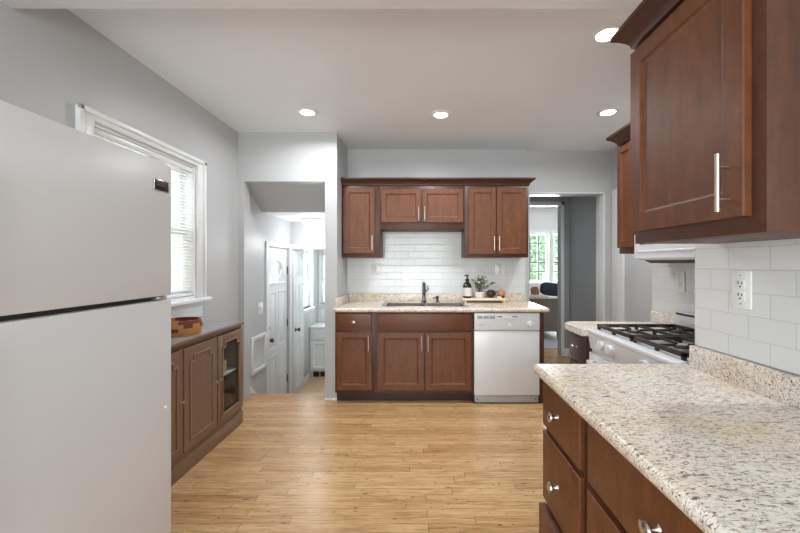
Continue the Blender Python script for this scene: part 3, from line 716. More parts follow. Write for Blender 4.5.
# range side wall cabinets
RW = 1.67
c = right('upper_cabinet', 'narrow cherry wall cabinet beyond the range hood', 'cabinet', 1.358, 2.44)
m = MB(); m.box(0.0, 0.19, 0.0, 0.303, 1.385, 2.115, 0.001); m.build('body', 'cherry_body_shaded', c)
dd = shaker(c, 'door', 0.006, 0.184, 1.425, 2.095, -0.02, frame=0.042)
m = MB(); crown(m, 0.0, 0.19, 0.0, 2.115, 2.19, 0.060, True, False, 0.303); m.build('crown', 'cherry_crown_shaded', c)
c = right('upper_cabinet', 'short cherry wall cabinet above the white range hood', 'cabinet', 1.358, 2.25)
m = MB(); m.box(0.0, 0.755, 0.0, 0.303, 1.50, 2.115, 0.001); m.build('body', 'cherry_body_shaded', c)
for a, b_, hx in ((0.02, 0.370, 0.345), (0.382, 0.735, 0.407)):
    dd = shaker(c, 'door', a, b_, 1.535, 2.095, -0.02); bar_handle(dd, hx, 1.64, -0.02)
m = MB(); crown(m, 0.0, 0.755, 0.0, 2.115, 2.19, 0.060, False, False, 0.303); m.build('crown', 'cherry_crown_shaded', c)
# hood
h = right('range_hood', 'white under-cabinet range hood above the gas range', 'range hood', 1.345, 2.248)
m = MB(); m.prism([(0.0, 1.352), (0.012, 1.340), (0.312, 1.340), (0.312, 1.50), (0.0, 1.50)], 0.0, 0.75, 'X'); m.build('canopy', 'appliance_smooth', h)
m = MB(); m.rings(0.03, 0.72, 1.385, 1.485, [(0, 0.001), (0.003, -0.004), (0.010, -0.004), (0.014, 0.0005)]); fp = m.build('front_panel', 'appliance_smooth', h)
m = MB(); m.box(0.06, 0.11, -0.003, 0.002, 1.435, 1.447, 0.001); m.box(0.13, 0.18, -0.003, 0.002, 1.435, 1.447, 0.001); m.build('switch', 'gasket', fp)
m = MB(); m.prism([(0.03, 1.340), (0.07, 1.322), (0.27, 1.322), (0.30, 1.340)], 0.05, 0.70, 'X'); m.build('filter', 'gasket', h)

# gas range
RY = 2.25; RXF = 1.06
g = right('gas_range', 'white gas range with black cast iron grates between the granite counters', 'range', RXF, RY)
WD = 0.755; DP = 0.600
m = MB(); m.box(0.0, WD, 0.02, DP, 0.05, 0.885, 0.003); m.build('body', 'appliance_smooth', g)
m = MB(); m.box(0.0, WD, 0.06, DP, 0.0, 0.05); m.build('plinth', 'black', g)
m = MB(); m.box(0.0, WD, -0.005, DP, 0.885, 0.912, 0.008, 3); m.build('cooktop', 'appliance_smooth', g)
cp = MB(); cp.prism([(-0.002, 0.885), (0.02, 0.885), (0.03, 0.792), (0.010, 0.792)], 0.0, WD, 'X'); cp = cp.build('control_panel', 'appliance_smooth', g)
for x in (0.172, 0.262, 0.570, 0.660):
    m = MB(); mt = Matrix.Translation((x, 0.005, 0.842)) @ Matrix.Rotation(R(84), 4, 'X')
    m.lathe([(0, 0), (0.034, 0), (0.034, 0.004), (0.028, 0.008), (0.025, 0.028), (0, 0.029)], 24, mt)
    m.box(-0.007, 0.007, -0.024, 0.024, 0.022, 0.038, 0.002, mat=mt); m.build('burner_knob', 'appliance_smooth', cp)
m = MB(); m.box(0.004, WD-0.004, 0.000, 0.02, 0.215, 0.772, 0.006); od = m.build('oven_door', 'appliance_smooth', g)
m = MB(); m.box(0.06, WD-0.06, -0.045, -0.028, 0.715, 0.737, 0.006); m.box(0.07, 0.09, -0.03, 0.002, 0.715, 0.737, 0.003); m.box(WD-0.09, WD-0.07, -0.03, 0.002, 0.715, 0.737, 0.003); m.build('handle', 'appliance_smooth', od)
m = MB(); m.box(0.16, WD-0.16, -0.002, 0.002, 0.38, 0.62, 0.001); m.build('window', 'black', od)
m = MB(); m.box(0.004, WD-0.004, 0.000, 0.02, 0.06, 0.205, 0.006); m.build('broiler_drawer', 'appliance_smooth', g)
m = MB(); m.box(0.0, WD, 0.535, DP, 0.912, 1.028, 0.006); bgd = m.build('backguard', 'appliance_smooth', g)
m = MB(); m.box(0.02, WD-0.02, 0.530, 0.537, 1.006, 1.018, 0.001); m.build('vent_slot', 'black', bgd)
for bx in (0.19, 0.565):
    for by in (0.17, 0.41):
        m = MB(); m.lathe([(0, 0), (0.062, 0), (0.062, 0.004), (0.036, 0.006), (0.036, 0.014), (0, 0.014)], 24, Matrix.Translation((bx, by, 0.912))); bn = m.build('burner', 'steel', g)
        m = MB(); m.lathe([(0, 0.014), (0.033, 0.014), (0.033, 0.020), (0, 0.022)], 24, Matrix.Translation((bx, by, 0.912))); m.build('burner_cap', 'iron', bn)
for gx0, gx1 in ((0.010, 0.372), (0.383, 0.745)):
    m = MB(); y0, y1, zt = 0.055, 0.520, 0.945
    def bar(xa, ya, xb, yb, w=0.013, hh=0.016):
        L = math.hypot(xb-xa, yb-ya); a = math.atan2(yb-ya, xb-xa)
        m.box(-L/2-w/2, L/2+w/2, -w/2, w/2, -hh, 0, 0.003, mat=Matrix.Translation(((xa+xb)/2, (ya+yb)/2, zt)) @ Matrix.Rotation(a, 4, 'Z'))
    bar(gx0+.01, y0, gx1-.01, y0, 0.017, 0.02); bar(gx0+.01, y1, gx1-.01, y1, 0.017, 0.02); bar(gx0+.01, y0, gx0+.01, y1, 0.017, 0.02); bar(gx1-.01, y0, gx1-.01, y1, 0.017, 0.02)
    ym = (y0+y1)/2; bar(gx0+.01, ym, gx1-.01, ym)
    xm = (gx0+gx1)/2
    for by in (0.17, 0.41):
        for ang in (0, 90, 180, 270):
            dx, dy = math.cos(R(ang)), math.sin(R(ang))
            hx = (gx1-gx0)/2-0.01; hy = (y1-y0)/4
            k = min(hx/abs(dx) if abs(dx) > .01 else 9, hy/abs(dy) if abs(dy) > .01 else 9)
            bar(xm+dx*0.035, by+dy*0.035, xm+dx*k*0.97, by+dy*k*0.97, 0.009, 0.013)
    for fx in (gx0+.01, xm, gx1-.01):
        for fy in (y0, ym, y1): m.box(fx-0.008, fx+0.008, fy-0.008, fy+0.008, 0.912, zt-0.01, 0.002)
    m.build('grate', 'iron', g)

# small cabinet and worktop beyond the range
c = right('base_cabinet', 'small dark brown base cabinet with one drawer beyond the range', 'cabinet', 1.062, 2.52)
base_body(c, 0.0, 0.266, 0.595, 'espresso')
dd = slab(c, 'drawer', 0.02, 0.250, 0.680, 0.852, -0.018, mat='espresso'); knob(dd, 0.135, 0.768, -0.018, 'chrome', 1.1)
shaker(c, 'door', 0.02, 0.250, 0.12, 0.660, -0.018, mat='espresso', frame=0.05)
t = thing('countertop', 'short tan granite countertop with clipped corner beyond the gas range', 'countertop', (0, 0, 0))
m = MB(); m.prism([(1.02, 2.254), (1.02, 2.52), (1.085, 2.59), (1.660, 2.59) if False else (1.660, 2.565), (1.660, 2.254)], BZ, TOP, 'Z'); m.build('slab', 'granite', t)
m = MB(); m.box(1.640, 1.660, 2.256, 2.55, TOP, 0.985, 0.003); m.build('backsplash', 'granite', t)

# ================================================================ LEFT SIDE
# refrigerator: front faces +X
f = thing('refrigerator', 'white top-freezer refrigerator filling the left foreground', 'refrigerator', (-0.962, 1.412, 0), 90)
FWD = 0.76
m = MB(); m.box(-FWD+0.005, -0.005, 0.075, 0.72, 0.03, 1.69, 0.006); m.build('body', 'appliance', f)
m = MB(); m.box(-FWD+0.03, -0.03, 0.10, 0.70, 0.0, 0.03); m.build('base', 'black', f)
def fdoor(name, z0, z1):
    m = MB(); b = bmesh.new(); bmesh.ops.create_cube(b, size=1.0)
    for v in b.verts: v.co = Vector((-FWD/2+v.co.x*FWD, 0.035+v.co.y*0.07, (z0+z1)/2+v.co.z*(z1-z0)))
    vert = [e for e in b.edges if abs(e.verts[0].co.z-e.verts[1].co.z) > 0.1 and e.verts[0].co.y < 0.01]
    bmesh.ops.bevel(b, geom=vert, offset=0.022, segments=6, affect='EDGES', profile=0.5)
    rest = [e for e in b.edges if e.calc_length() > 0.001 and len(e.link_faces) == 2 and e.calc_face_angle() > 0.7]
    bmesh.ops.bevel(b, geom=rest, offset=0.005, segments=2, affect='EDGES', profile=0.5)
    m.merge(b); return m.build(name, 'appliance', f)
fz = fdoor('freezer_door', 1.198, 1.698)
fd = fdoor('refrigerator_door', 0.10, 1.182)
m = MB(); m.box(-FWD+0.02, -0.02, 0.03, 0.08, 0.10, 1.685); m.build('gasket', 'gasket', f)
m = MB(); m.box(-FWD+0.03, -0.03, 0.03, 0.075, 0.02, 0.09); m.build('toe_grille', 'appliance_grey', f)
m = MB(); m.box(-0.085, -0.035, 0.002, 0.05, 1.1835, 1.1965, 0.002); m.cyl((-0.045, 0.02, 1.182), (-0.045, 0.02, 1.198), 0.007, n=12); m.build('centre_hinge', 'chrome', f)
m = MB(); m.box(-0.10, -0.02, 0.02, 0.12, 1.698, 1.712, 0.003); m.build('hinge_cap', 'appliance', f)
for z0, z1, p in ((1.22, 1.55, fz), (0.72, 1.15, fd)):
    m = MB(); m.box(-FWD+0.035, -FWD+0.06, -0.05, -0.030, z0, z1, 0.006); m.box(-FWD+0.037, -FWD+0.058, -0.032, 0.002, z0, z0+0.03, 0.003); m.box(-FWD+0.037, -FWD+0.058, -0.032, 0.002, z1-0.03, z1, 0.003)
    m.build('handle', 'appliance', p)
m = MB(); m.box(-0.110, -0.034, -0.004, 0.001, 1.588, 1.631, 0.001); bdg = m.build('badge', 'chrome', fz)
m = MB(); m.box(-0.107, -0.036, -0.0048, -0.003, 1.591, 1.628, 0.0006); m.build('badge_face', 'black', bdg)
cu = bpy.data.curves.new('lettering', 'FONT'); cu.body = 'FRIGIDAIRE'; cu.size = 0.0115; cu.align_x = 'CENTER'; cu.align_y = 'CENTER'; cu.extrude = 0.0003
o = bpy.data.objects.new('tmp_text', cu); C.objects.link(o); bpy.context.view_layer.update()
me = bpy.data.meshes.new_from_object(o.evaluated_get(bpy.context.evaluated_depsgraph_get())); bpy.data.objects.remove(o)
me.name = 'lettering'; me.materials.clear(); me.materials.append(M['chrome'])
o = bpy.data.objects.new('lettering', me); C.objects.link(o); o.parent = bdg; o.location = (-0.0715, -0.0052, 1.6095); o.rotation_euler = (R(90), 0, 0)
m = MB(); m.lathe([(0, 0), (0.006, 0), (0.005, 0.003), (0, 0.004)], 14, Matrix.Translation((-0.045, 0.0, 0.775)) @ Matrix.Rotation(R(90), 4, 'X')); m.build('hole_plug', 'plate', fd)

# sideboard: front faces +X; local x runs away from the camera
sb = thing('sideboard', 'low taupe sideboard with a glazed end door along the left wall', 'sideboard', (-1.475, 2.985, 0), 90)
SBL = 1.51; SD = 0.268
m = MB()
m.box(-SBL, 0, 0.0, 0.018, 0.10, 0.135); m.box(-SBL, 0, 0.0, 0.018, 0.795, 0.818)
edges = [-SBL, -1.133, -0.756, -0.379, 0.0]
for e in edges: m.box(max(-SBL, e-0.014), min(0.0, e+0.014), 0.0, 0.018, 0.135, 0.795)
m.box(-SBL, -0.379, 0.018, 0.03, 0.10, 0.815)
m.box(-SBL, -SBL+0.018, 0.018, SD, 0.10, 0.818); m.box(-0.018, 0.0, 0.018, SD, 0.10, 0.818); m.box(-0.379-0.009, -0.379+0.009, 0.018, SD, 0.10, 0.818)
m.box(-SBL, 0, 0.018, SD, 0.10, 0.118)
m.build('carcass', 'taupe', sb)
m = MB(); m.box(-0.37, -0.018, SD-0.012, SD, 0.118, 0.818); m.build('back_panel', 'cab_inside', sb)
m = MB(); m.box(-SBL-0.012, 0.008, -0.022, SD, 0.818, 0.842, 0.006); tp = m.build('top', 'taupe', sb)
m = MB(); m.box(-SBL-0.006, 0.002, -0.010, SD-0.001, 0.842, 0.8432); m.build('top_inlay', 'top_grey', tp)
m = MB(); m.box(-SBL-0.012, 0.010, -0.012, SD, 0.0, 0.10, 0.004); m.box(-SBL-0.006, 0.005, -0.006, SD, 0.10, 0.108, 0.003); m.build('plinth', 'taupe', sb)
m = MB(); m.box(-0.368, -0.02, 0.022, SD-0.014, 0.455, 0.470); m.build('shelf', 'cab_inside', sb)
def bead_path(x0, x1, z0, z1, n=0.038):
    return [(x0, z0), (x1, z0), (x1, z1-n), (x1-n, z1-n), (x1-n, z1), (x0+n, z1), (x0+n, z1-n), (x0, z1-n)]
def sb_door(x0, x1, glazed):
    z0, z1 = 0.142, 0.788; fr = 0.058
    m = MB()
    if glazed:
        a0, a1, b0, b1 = x0+fr, x1-fr, z0+fr, z1-fr; n = 0.038
        m.box(x0, a0, -0.018, -0.001, z0, z1, 0.002); m.box(a1, x1, -0.018, -0.001, z0, z1, 0.002); m.box(a0, a1, -0.018, -0.001, z0, b0, 0.002); m.box(a0, a1, -0.018, -0.001, b1, z1, 0.002)
        m.box(a0, a0+n, -0.018, -0.001, b1-n, b1, 0.001); m.box(a1-n, a1, -0.018, -0.001, b1-n, b1, 0.001)
    else: m.rings(x0, x1, z0, z1, [(0, -0.001), (0, -0.015), (0.003, -0.018)], back=True)
    d = m.build('door', 'taupe', sb)
    m = MB(); pts = bead_path(x0+fr, x1-fr, z0+fr, z1-fr)
    for p, q in zip(pts, pts[1:]+pts[:1]):
        if p[0] == q[0]: m.box(p[0]-0.005, p[0]+0.005, -0.025, -0.016, min(p[1], q[1])-0.005, max(p[1], q[1])+0.005, 0.002)
        else: m.box(min(p[0], q[0])-0.005, max(p[0], q[0])+0.005, -0.0252, -0.016, p[1]-0.005, p[1]+0.005, 0.002)
    m.build('bead_molding', 'taupe_highlight', d)
    if glazed:
        m = MB(); m.box(x0+fr-0.004, x1-fr+0.004, -0.008, -0.005, z0+fr-0.004, z1-fr+0.004); m.build('pane', 'glass', d)
    return d
spans = [(-SBL+0.010, -1.138), (-1.128, -0.761), (-0.751, -0.384), (-0.374, -0.008)]
for i, (a, b_) in enumerate(spans):
    d = sb_door(a, b_, i == 3)
    kx = {0: b_-0.02, 1: b_-0.02, 2: b_-0.02, 3: a+0.02}[i]
    knob(d, kx, 0.47, -0.018, 'nickel', 0.55)

bw = thing('wooden_bowl', 'round segmented wooden bowl in light and dark blocks on the sideboard', 'bowl', (-1.605, 2.43, 0.8432)); bw.scale = (0.95, 0.95, 1.0)
NS = 14
rows = [(0.0, 0.028, 0.122, 0.130), (0.028, 0.053, 0.130, 0.133), (0.053, 0.078, 0.133, 0.131), (0.078, 0.100, 0.131, 0.127)]
M['seg_dark'] = wood('walnut_blocks', (92, 44, 22), (120, 62, 34), (140, 78, 46), axis='X')
M['seg_tan'] = wood('oak_blocks', (170, 112, 66), (198, 142, 92), (214, 164, 114), axis='X')
M['seg_mid'] = wood('cherry_blocks', (140, 78, 40), (164, 98, 56), (184, 118, 74), axis='X')
m_d, m_t = MB(), MB()
for r_i, (z0, z1, r0, r1) in enumerate(rows):
    for k in range(NS):
        tgt = m_d if ((r_i == 3 and k % 5) or (r_i in (1, 2) and (k+2*r_i) % 4 == 0)) else m_t
        a0 = 2*math.pi*(k+0.5*(r_i % 2))/NS; da = 2*math.pi/NS
        b = bmesh.new(); th = 0.014; vs = []
        for zz, rr in ((z0, r0), (z1, r1)):
            for q in range(4):
                a = a0+da*q/3
                vs.append((b.verts.new((rr*math.cos(a), rr*math.sin(a), zz)), b.verts.new(((rr-th)*math.cos(a), (rr-th)*math.sin(a), zz))))
        lo, hi = vs[:4], vs[4:]
        for q in range(3):
            b.faces.new((lo[q][0], lo[q+1][0], hi[q+1][0], hi[q][0])); b.faces.new((lo[q][1], hi[q][1], hi[q+1][1], lo[q+1][1]))
            b.faces.new((hi[q][0], hi[q+1][0], hi[q+1][1], hi[q][1])); b.faces.new((lo[q][0], lo[q][1], lo[q+1][1], lo[q+1][0]))
        b.faces.new((lo[0][0], hi[0][0], hi[0][1], lo[0][1])); b.faces.new((lo[3][0], lo[3][1], hi[3][1], hi[3][0]))
        bmesh.ops.recalc_face_normals(b, faces=b.faces); tgt.merge(b)
m_t.build('light_blocks', 'seg_tan', bw, ang=20); m_d.build('dark_blocks', 'seg_dark', bw, ang=20)
m = MB(); m.lathe([(0, 0), (0.115, 0), (0.115, 0.012), (0, 0.012)], 32); m.build('bottom', 'seg_mid', bw)

m = MB(); m.box(-0.035, 0.035, -0.045, 0.045, 0, 0.085, 0.003); m.box(-0.02, 0.02, -0.03, 0.01, 0.085, 0.10, 0.003)
o = m.build('wooden_block', 'wood_block'); o.location = (-1.565, 2.82, 0.470); tag(o, 'small pale wooden block on the shelf behind the sideboard glass', 'wooden block')

# framed hatch and light switch on the stair wall
h = thing('wall_hatch', 'square white framed hatch low on the stair wall left of the entry door', 'wall hatch', (LX, 3.915, 0), 90)
m = MB(); m.frame(-0.185, 0.185, 0.152, 0.545, 0.042, -0.022, 0.0, 0.005); m.build('frame', 'trim', h)
m = MB(); m.rings(-0.143, 0.143, 0.194, 0.503, [(0, 0.0), (0, -0.004), (0.012, -0.010), (0.024, -0.004)]); m.build('panel', 'door_grey', h)
p = thing('switch_plate', 'white double light switch plate on the stair wall beside the entry door', 'light switch', (LX, 3.965, 0.83), 90)
m = MB(); m.box(-0.06, 0.06, -0.006, 0.0, -0.065, 0.065, 0.003); m.build('plate', 'plate', p)
for x in (-0.024, 0.024):
    m = MB(); m.box(x-0.006, x+0.006, -0.014, -0.005, -0.010, 0.014, 0.002); m.build('toggle', 'plate', p)

# ================================================================ OUTLETS
def outlet(label, loc, rz, group=None, w=0.04, hh=0.063, face='plate'):
    p = thing('wall_outlet', label, 'outlet', loc, rz, group)
    m = MB(); m.box(-w, w, -0.006, 0.0, -hh, hh, 0.003); m.build('plate', face, p)
    for s in (-1, 1):
        m = MB(); m.box(-0.017, 0.017, -0.0085, -0.005, s*0.020-0.0165, s*0.020+0.0165, 0.004); r_ = m.build('socket', 'plate', p)
        m = MB(); m.box(-0.0085, -0.0055, -0.0092, -0.008, s*0.020-0.001, s*0.020+0.010); m.box(0.0055, 0.0085, -0.0092, -0.008, s*0.020-0.001, s*0.020+0.008)
        m.cyl((0, -0.0092, s*0.020-0.009), (0, -0.008, s*0.020-0.009), 0.003, n=10); m.build('slot', 'black', r_)
    for z_ in (-0.048, 0.048):
        m = MB(); m.cyl((0, -0.0075, z_), (0, -0.005, z_), 0.0032, n=10); m.build('screw', 'chrome', p)
    return p
outlet('white duplex outlet on the subway tile in the right foreground', (WX-0.008, 1.232, 1.230), -90, w=0.037, hh=0.064)
outlet('white duplex outlet on the tile above the range grates', (1.662, 2.286, 1.204), -90, w=0.042, hh=0.064)
outlet('white outlet on the backsplash tile left of the faucet', (-0.472, 3.982, 1.258), 0, w=0.055, hh=0.06)
outlet('white outlet on the backsplash tile above the plant tray', (0.895, 3.982, 1.252), 0, w=0.055, hh=0.06)

# ================================================================ ITEMS ON THE TRAY
t = thing('serving_tray', 'cream wooden footed tray on the granite right of the sink', 'tray', (0.695, 3.862, TOP))
m = MB(); m.box(-0.232, 0.232, -0.082, 0.082, 0.026, 0.046, 0.004); m.box(-0.232, 0.232, -0.082, -0.074, 0.046, 0.050, 0.002); m.build('board', 'cream', t)
for sx in (-1, 1):
    for sy in (-1, 1):
        m = MB(); m.lathe([(0, 0), (0.010, 0), (0.013, 0.012), (0.010, 0.027), (0, 0.027)], 14, Matrix.Translation((sx*0.205, sy*0.060, 0))); m.build('foot', 'cream', t)
TZ = TOP+0.046
b = thing('soap_bottle', 'dark amber pump bottle with pale label at the left end of the tray', 'bottle', (0.518, 3.87, TZ)); b.scale = (1.08, 1.08, 1.0)
m = MB(); m.lathe([(0, 0), (0.040, 0), (0.043, 0.006), (0.043, 0.125), (0.040, 0.140), (0.026, 0.160), (0.016, 0.170), (0.015, 0.182), (0, 0.182)], 28); m.build('bottle', 'amber', b)
m = MB(); m.lathe([(0.0436, 0.022), (0.0438, 0.024), (0.0438, 0.108), (0.0436, 0.110)], 28); m.build('paper_label', 'label_cream', b)
m = MB(); m.lathe([(0, 0.178), (0.019, 0.178), (0.019, 0.202), (0.007, 0.206), (0.006, 0.232), (0.014, 0.234), (0.014, 0.246), (0, 0.247)], 20); m.tube([(0, 0, 0.240), (-0.02, -0.012, 0.242), (-0.030, -0.018, 0.236)], [0.008, 0.006, 0.004], 8); m.build('pump', 'black', b)
pl = thing('potted_plant', 'small sage green flowering plant in a ribbed white pot on the tray', 'plant', (0.648, 3.87, TZ))
m = MB(); b = m.bm
prof = [(0, 0), (0.040, 0), (0.046, 0.010), (0.050, 0.060), (0.046, 0.066), (0.042, 0.060), (0.042, 0.054), (0, 0.054)]
n = 48; rr = []
for r, z in prof:
    if r == 0: rr.append([b.verts.new((0, 0, z))])
    else: rr.append([b.verts.new(((r+(0.0015 if k % 2 and 0.005 < z < 0.062 else 0))*math.cos(2*math.pi*k/n), (r+(0.0015 if k % 2 and 0.005 < z < 0.062 else 0))*math.sin(2*math.pi*k/n), z)) for k in range(n)])
for a, c2 in zip(rr, rr[1:]):
    for k in range(n):
        j = (k+1) % n
        if len(a) == 1: b.faces.new((a[0], c2[j], c2[k]))
        elif len(c2) == 1: b.faces.new((a[k], a[j], c2[0]))
        else: b.faces.new((a[k], a[j], c2[j], c2[k]))
bmesh.ops.recalc_face_normals(b, faces=b.faces); m.build('pot', 'pot', pl)
m = MB(); m.lathe([(0, 0.057), (0.0415, 0.055)], 20); m.build('soil', 'soil', pl)
rng = random.Random(3); ms, ml, mf = MB(), MB(), MB()
for k in range(22):
    a = rng.uniform(0, 6.28); L = rng.uniform(0.09, 0.175); sp = rng.uniform(0.02, 0.12) if math.cos(a) > -0.2 else rng.uniform(0.02, 0.075)
    if k in (3, 9): a = rng.uniform(-0.4, 0.3); sp = 0.16; L = 0.10
    p0 = Vector((0.015*math.cos(a), 0.015*math.sin(a), 0.055)); p2 = Vector((sp*math.cos(a), sp*0.45*math.sin(a), 0.055+L)); p1 = (p0+p2)/2+Vector((0, 0, 0.03))
    pts = [p0*(1-q)**2+p1*2*q*(1-q)+p2*q*q for q in (0, .25, .5, .75, 1)]
    ms.tube(pts, 0.0013, 5)
    for q in (0.3, 0.45, 0.6, 0.75, 0.9, 1.0):
        c0 = p0*(1-q)**2+p1*2*q*(1-q)+p2*q*q
        for _ in range(2):
            d_ = Vector((rng.uniform(-1, 1), rng.uniform(-.7, .7), rng.uniform(-.1, 1))).normalized(); ln = rng.uniform(0.016, 0.030); wd = ln*0.30
            sd = d_.cross(Vector((rng.uniform(-1, 1), rng.uniform(-1, 1), rng.uniform(-1, 1)))).normalized(); nn = d_.cross(sd)*ln*0.12
            bb = ml.bm; v = [bb.verts.new(c0), bb.verts.new(c0+d_*ln*.5+sd*wd), bb.verts.new(c0+d_*ln), bb.verts.new(c0+d_*ln*.5-sd*wd), bb.verts.new(c0+d_*ln*.5+nn)]
            for q1, q2 in ((0, 1), (1, 2), (2, 3), (3, 0)): bb.faces.new((v[q1], v[q2], v[4]))
    if k % 2 == 0:
        c0 = p2*0.92+p0*0.08
        for _ in range(2):
            mf.lathe([(0, -0.008), (0.007, -0.004), (0.010, 0.002), (0.006, 0.008), (0, 0.009)], 8, Matrix.Translation(c0+Vector((rng.uniform(-.015, .015), rng.uniform(-.01, .01), rng.uniform(-.015, .01)))))
ms.build('stems', 'stem', pl); ml.build('leaves', 'leaf', pl); mf.build('blossoms', 'flower', pl)
m = MB(); m.lathe([(0, -0.034), (0.016, -0.030), (0.030, -0.014), (0.034, 0.004), (0.028, 0.022), (0.014, 0.032), (0, 0.034)], 20, Matrix.Translation((0, 0, 0.034)) @ Matrix.Scale(1.35, 4, (1, 0, 0)))
for k in range(5): m.tube([(0.047*math.cos(a)*(0.6+0.1*k) - 0.02+0.01*k, 0.035*math.sin(a), 0.034+0.02*math.cos(a)) for a in [q*0.6 for q in range(4)]], 0.002, 6)
o = m.build('pinecone', 'brown_dark'); o.name = 'wooden_fruit'; o.location = (0.777, 3.885, TZ); o.rotation_euler = (0, 0, 0); o.scale = (1.15, 1.15, 1.25); tag(o, 'dark brown oval wooden ornament beside the plant pot on the tray', 'ornament')
b = thing('scrub_brush', 'round tan wooden dish brush leaning at the right end of the tray', 'brush', (0.888, 3.885, TZ)); b.scale = (1.15, 1.15, 1.15)
m = MB(); m.lathe([(0, 0.020), (0.030, 0.022), (0.036, 0.034), (0.035, 0.050), (0.024, 0.066), (0.012, 0.074), (0, 0.076)], 24); m.build('head', 'wood_tan', b)
m = MB(); m.lathe([(0, 0), (0.031, 0), (0.028, 0.022), (0, 0.022)], 24); m.build('bristles', 'brown_dark', b)
m = MB(); m.box(-0.026, 0.026, -0.014, 0.014, 0, 0.020, 0.004); o = m.build('soap_bar', 'cream'); o.location = (0.848, 3.815, TZ); tag(o, 'small cream soap bar lying in front of the dish brush', 'soap')

# ================================================================ LAMPS
def downlight(loc, label, power=6.5):
    o = thing('recessed_light', label, 'ceiling light', (loc[0], loc[1], CZ), 0, 'recessed lights in the kitchen ceiling')
    m = MB(); m.lathe([(0.058, -0.0005), (0.058, -0.010), (0.064, -0.012), (0.084, -0.007), (0.090, -0.0005)], 36); m.build('trim_ring', 'trim', o)
    m = MB(); m.lathe([(0, -0.006), (0.045, -0.006), (0.058, -0.003), (0.058, 0.0)], 32); m.build('lens', 'lens', o)
    d = bpy.data.lights.new('lamp', 'AREA'); d.shape = 'DISK'; d.size = 0.10; d.energy = power; d.color = (0.95, 0.97, 1.0); d.spread = R(165)
    l = bpy.data.objects.new('lamp', d); C.objects.link(l); l.parent = o; l.location = (0, 0, -0.016)
downlight((-0.93, 3.0), 'recessed ceiling light in front of the stair opening, leftmost of the four')
downlight((0.185, 3.05), 'recessed ceiling light in front of the sink')
downlight((1.575, 3.0), 'recessed ceiling light in front of the hall opening')
downlight((1.035, 1.98), 'recessed ceiling light beside the crown of the near wall cabinet')
o = thing('flush_mount_light', 'round white glowing dome light on the stair landing ceiling', 'ceiling light', (-1.365, 4.62, 1.892))
m = MB(); m.lathe([(0, 0), (0.150, 0), (0.150, -0.022), (0.142, -0.026), (0, -0.026)], 36); m.build('base', 'trim', o)
m = MB(); m.lathe([(0.140, -0.024), (0.138, -0.040), (0.118, -0.062), (0.075, -0.078), (0, -0.084)], 36); m.build('dome', 'dome', o)
d = bpy.data.lights.new('lamp', 'POINT'); d.energy = 4.5; d.color = (0.97, 0.98, 1.0); d.shadow_soft_size = 0.1
l = bpy.data.objects.new('lamp', d); C.objects.link(l); l.parent = o; l.location = (0, 0, -0.32)

# ================================================================ BATHROOM
v = thing('bathroom_vanity', 'white panelled bathroom vanity at the end of the landing', 'vanity', (-1.745, 5.76, LZ))
m = MB(); m.box(0.0, 0.75, 0.0, 0.488, 0.12, 0.80, 0.002); m.box(0.0, 0.75, 0.06, 0.488, 0.0, 0.12); m.build('body', 'door_white', v)
m = MB(); m.box(-0.004, 0.76, -0.02, 0.488, 0.80, 0.84, 0.005); m.box(-0.004, 0.76, 0.468, 0.488, 0.84, 0.92, 0.003); m.build('top', 'plate', v)
for a, b_ in ((0.02, 0.365), (0.385, 0.73)):
    shaker(v, 'door', a, b_, 0.15, 0.60, -0.018, t=0.018, mat='door_white', frame=0.045); slab(v, 'false_drawer', a, b_, 0.62, 0.78, -0.018, t=0.018, mat='door_white')
f = thing('basin_faucet', 'small chrome basin faucet on the bathroom vanity', 'faucet', (-1.50, 6.10, LZ+0.84))
m = MB(); m.lathe([(0, 0), (0.022, 0), (0.018, 0.01), (0.014, 0.08), (0, 0.085)], 16); m.tube([(0, 0, 0.07), (0, -0.05, 0.085), (0, -0.10, 0.065)], 0.010, 10); m.build('spout', 'chrome', f)
m = MB(); m.lathe([(0, 0.085), (0.012, 0.085), (0.012, 0.10), (0, 0.102)], 14); m.box(-0.004, 0.004, -0.05, 0.0, 0.094, 0.102, 0.002); m.build('lever', 'chrome', f)
g = thing('floor_register', 'brown toe-kick heating grille below the white bathroom vanity', 'vent grille', (-1.60, 5.818, LZ+0.005))
m = MB(); m.frame(-0.12, 0.13, 0.0, 0.11, 0.012, -0.012, -0.001, 0.002); m.box(-0.005, 0.005, -0.012, -0.001, 0.012, 0.098); m.build('frame', 'cream', g)
m = MB(); m.box(-0.11, 0.12, -0.006, -0.001, 0.01, 0.10); m.build('louvre', 'brown_dark', g)
outlet('white outlet on the bathroom wall between window and vanity', (-1.70, 6.25, 0.47), 0, w=0.034, hh=0.055)

# ================================================================ LIVING ROOM BEYOND THE HALL
s = thing('sofa', 'charcoal upholstered sofa seen from behind through the hall opening', 'sofa', (1.61, 6.2, 0.012))
m = MB(); m.box(-0.90, 0.86, 0.0, 0.20, 0.13, 0.70, 0.03, 3); m.build('backrest', 'sofa', s)
m = MB(); m.box(-0.90, 0.86, 0.20, 0.90, 0.13, 0.34, 0.02, 3); m.build('seat_base', 'sofa', s)
for x in (-0.90, 0.71):
    m = MB(); m.box(x, x+0.15, 0.20, 0.92, 0.13, 0.60, 0.03, 3); m.build('armrest', 'sofa', s)
for x0, x1 in ((-0.74, -0.02), (-0.01, 0.70)):
    m = MB(); m.box(x0, x1, 0.22, 0.90, 0.34, 0.48, 0.04, 3); m.build('seat_cushion', 'sofa', s)
m = MB(); m.box(-0.89, 0.85, -0.012, 0.20, 0.70, 0.718, 0.006); m.build('back_cap', 'throw', s)
for x in (-0.86, 0.80):
    for y in (0.04, 0.86):
        m = MB(); m.cyl((x, y, 0.0), (x, y, 0.135), 0.018, 0.028, 14); m.build('leg', 'brown_dark', s)
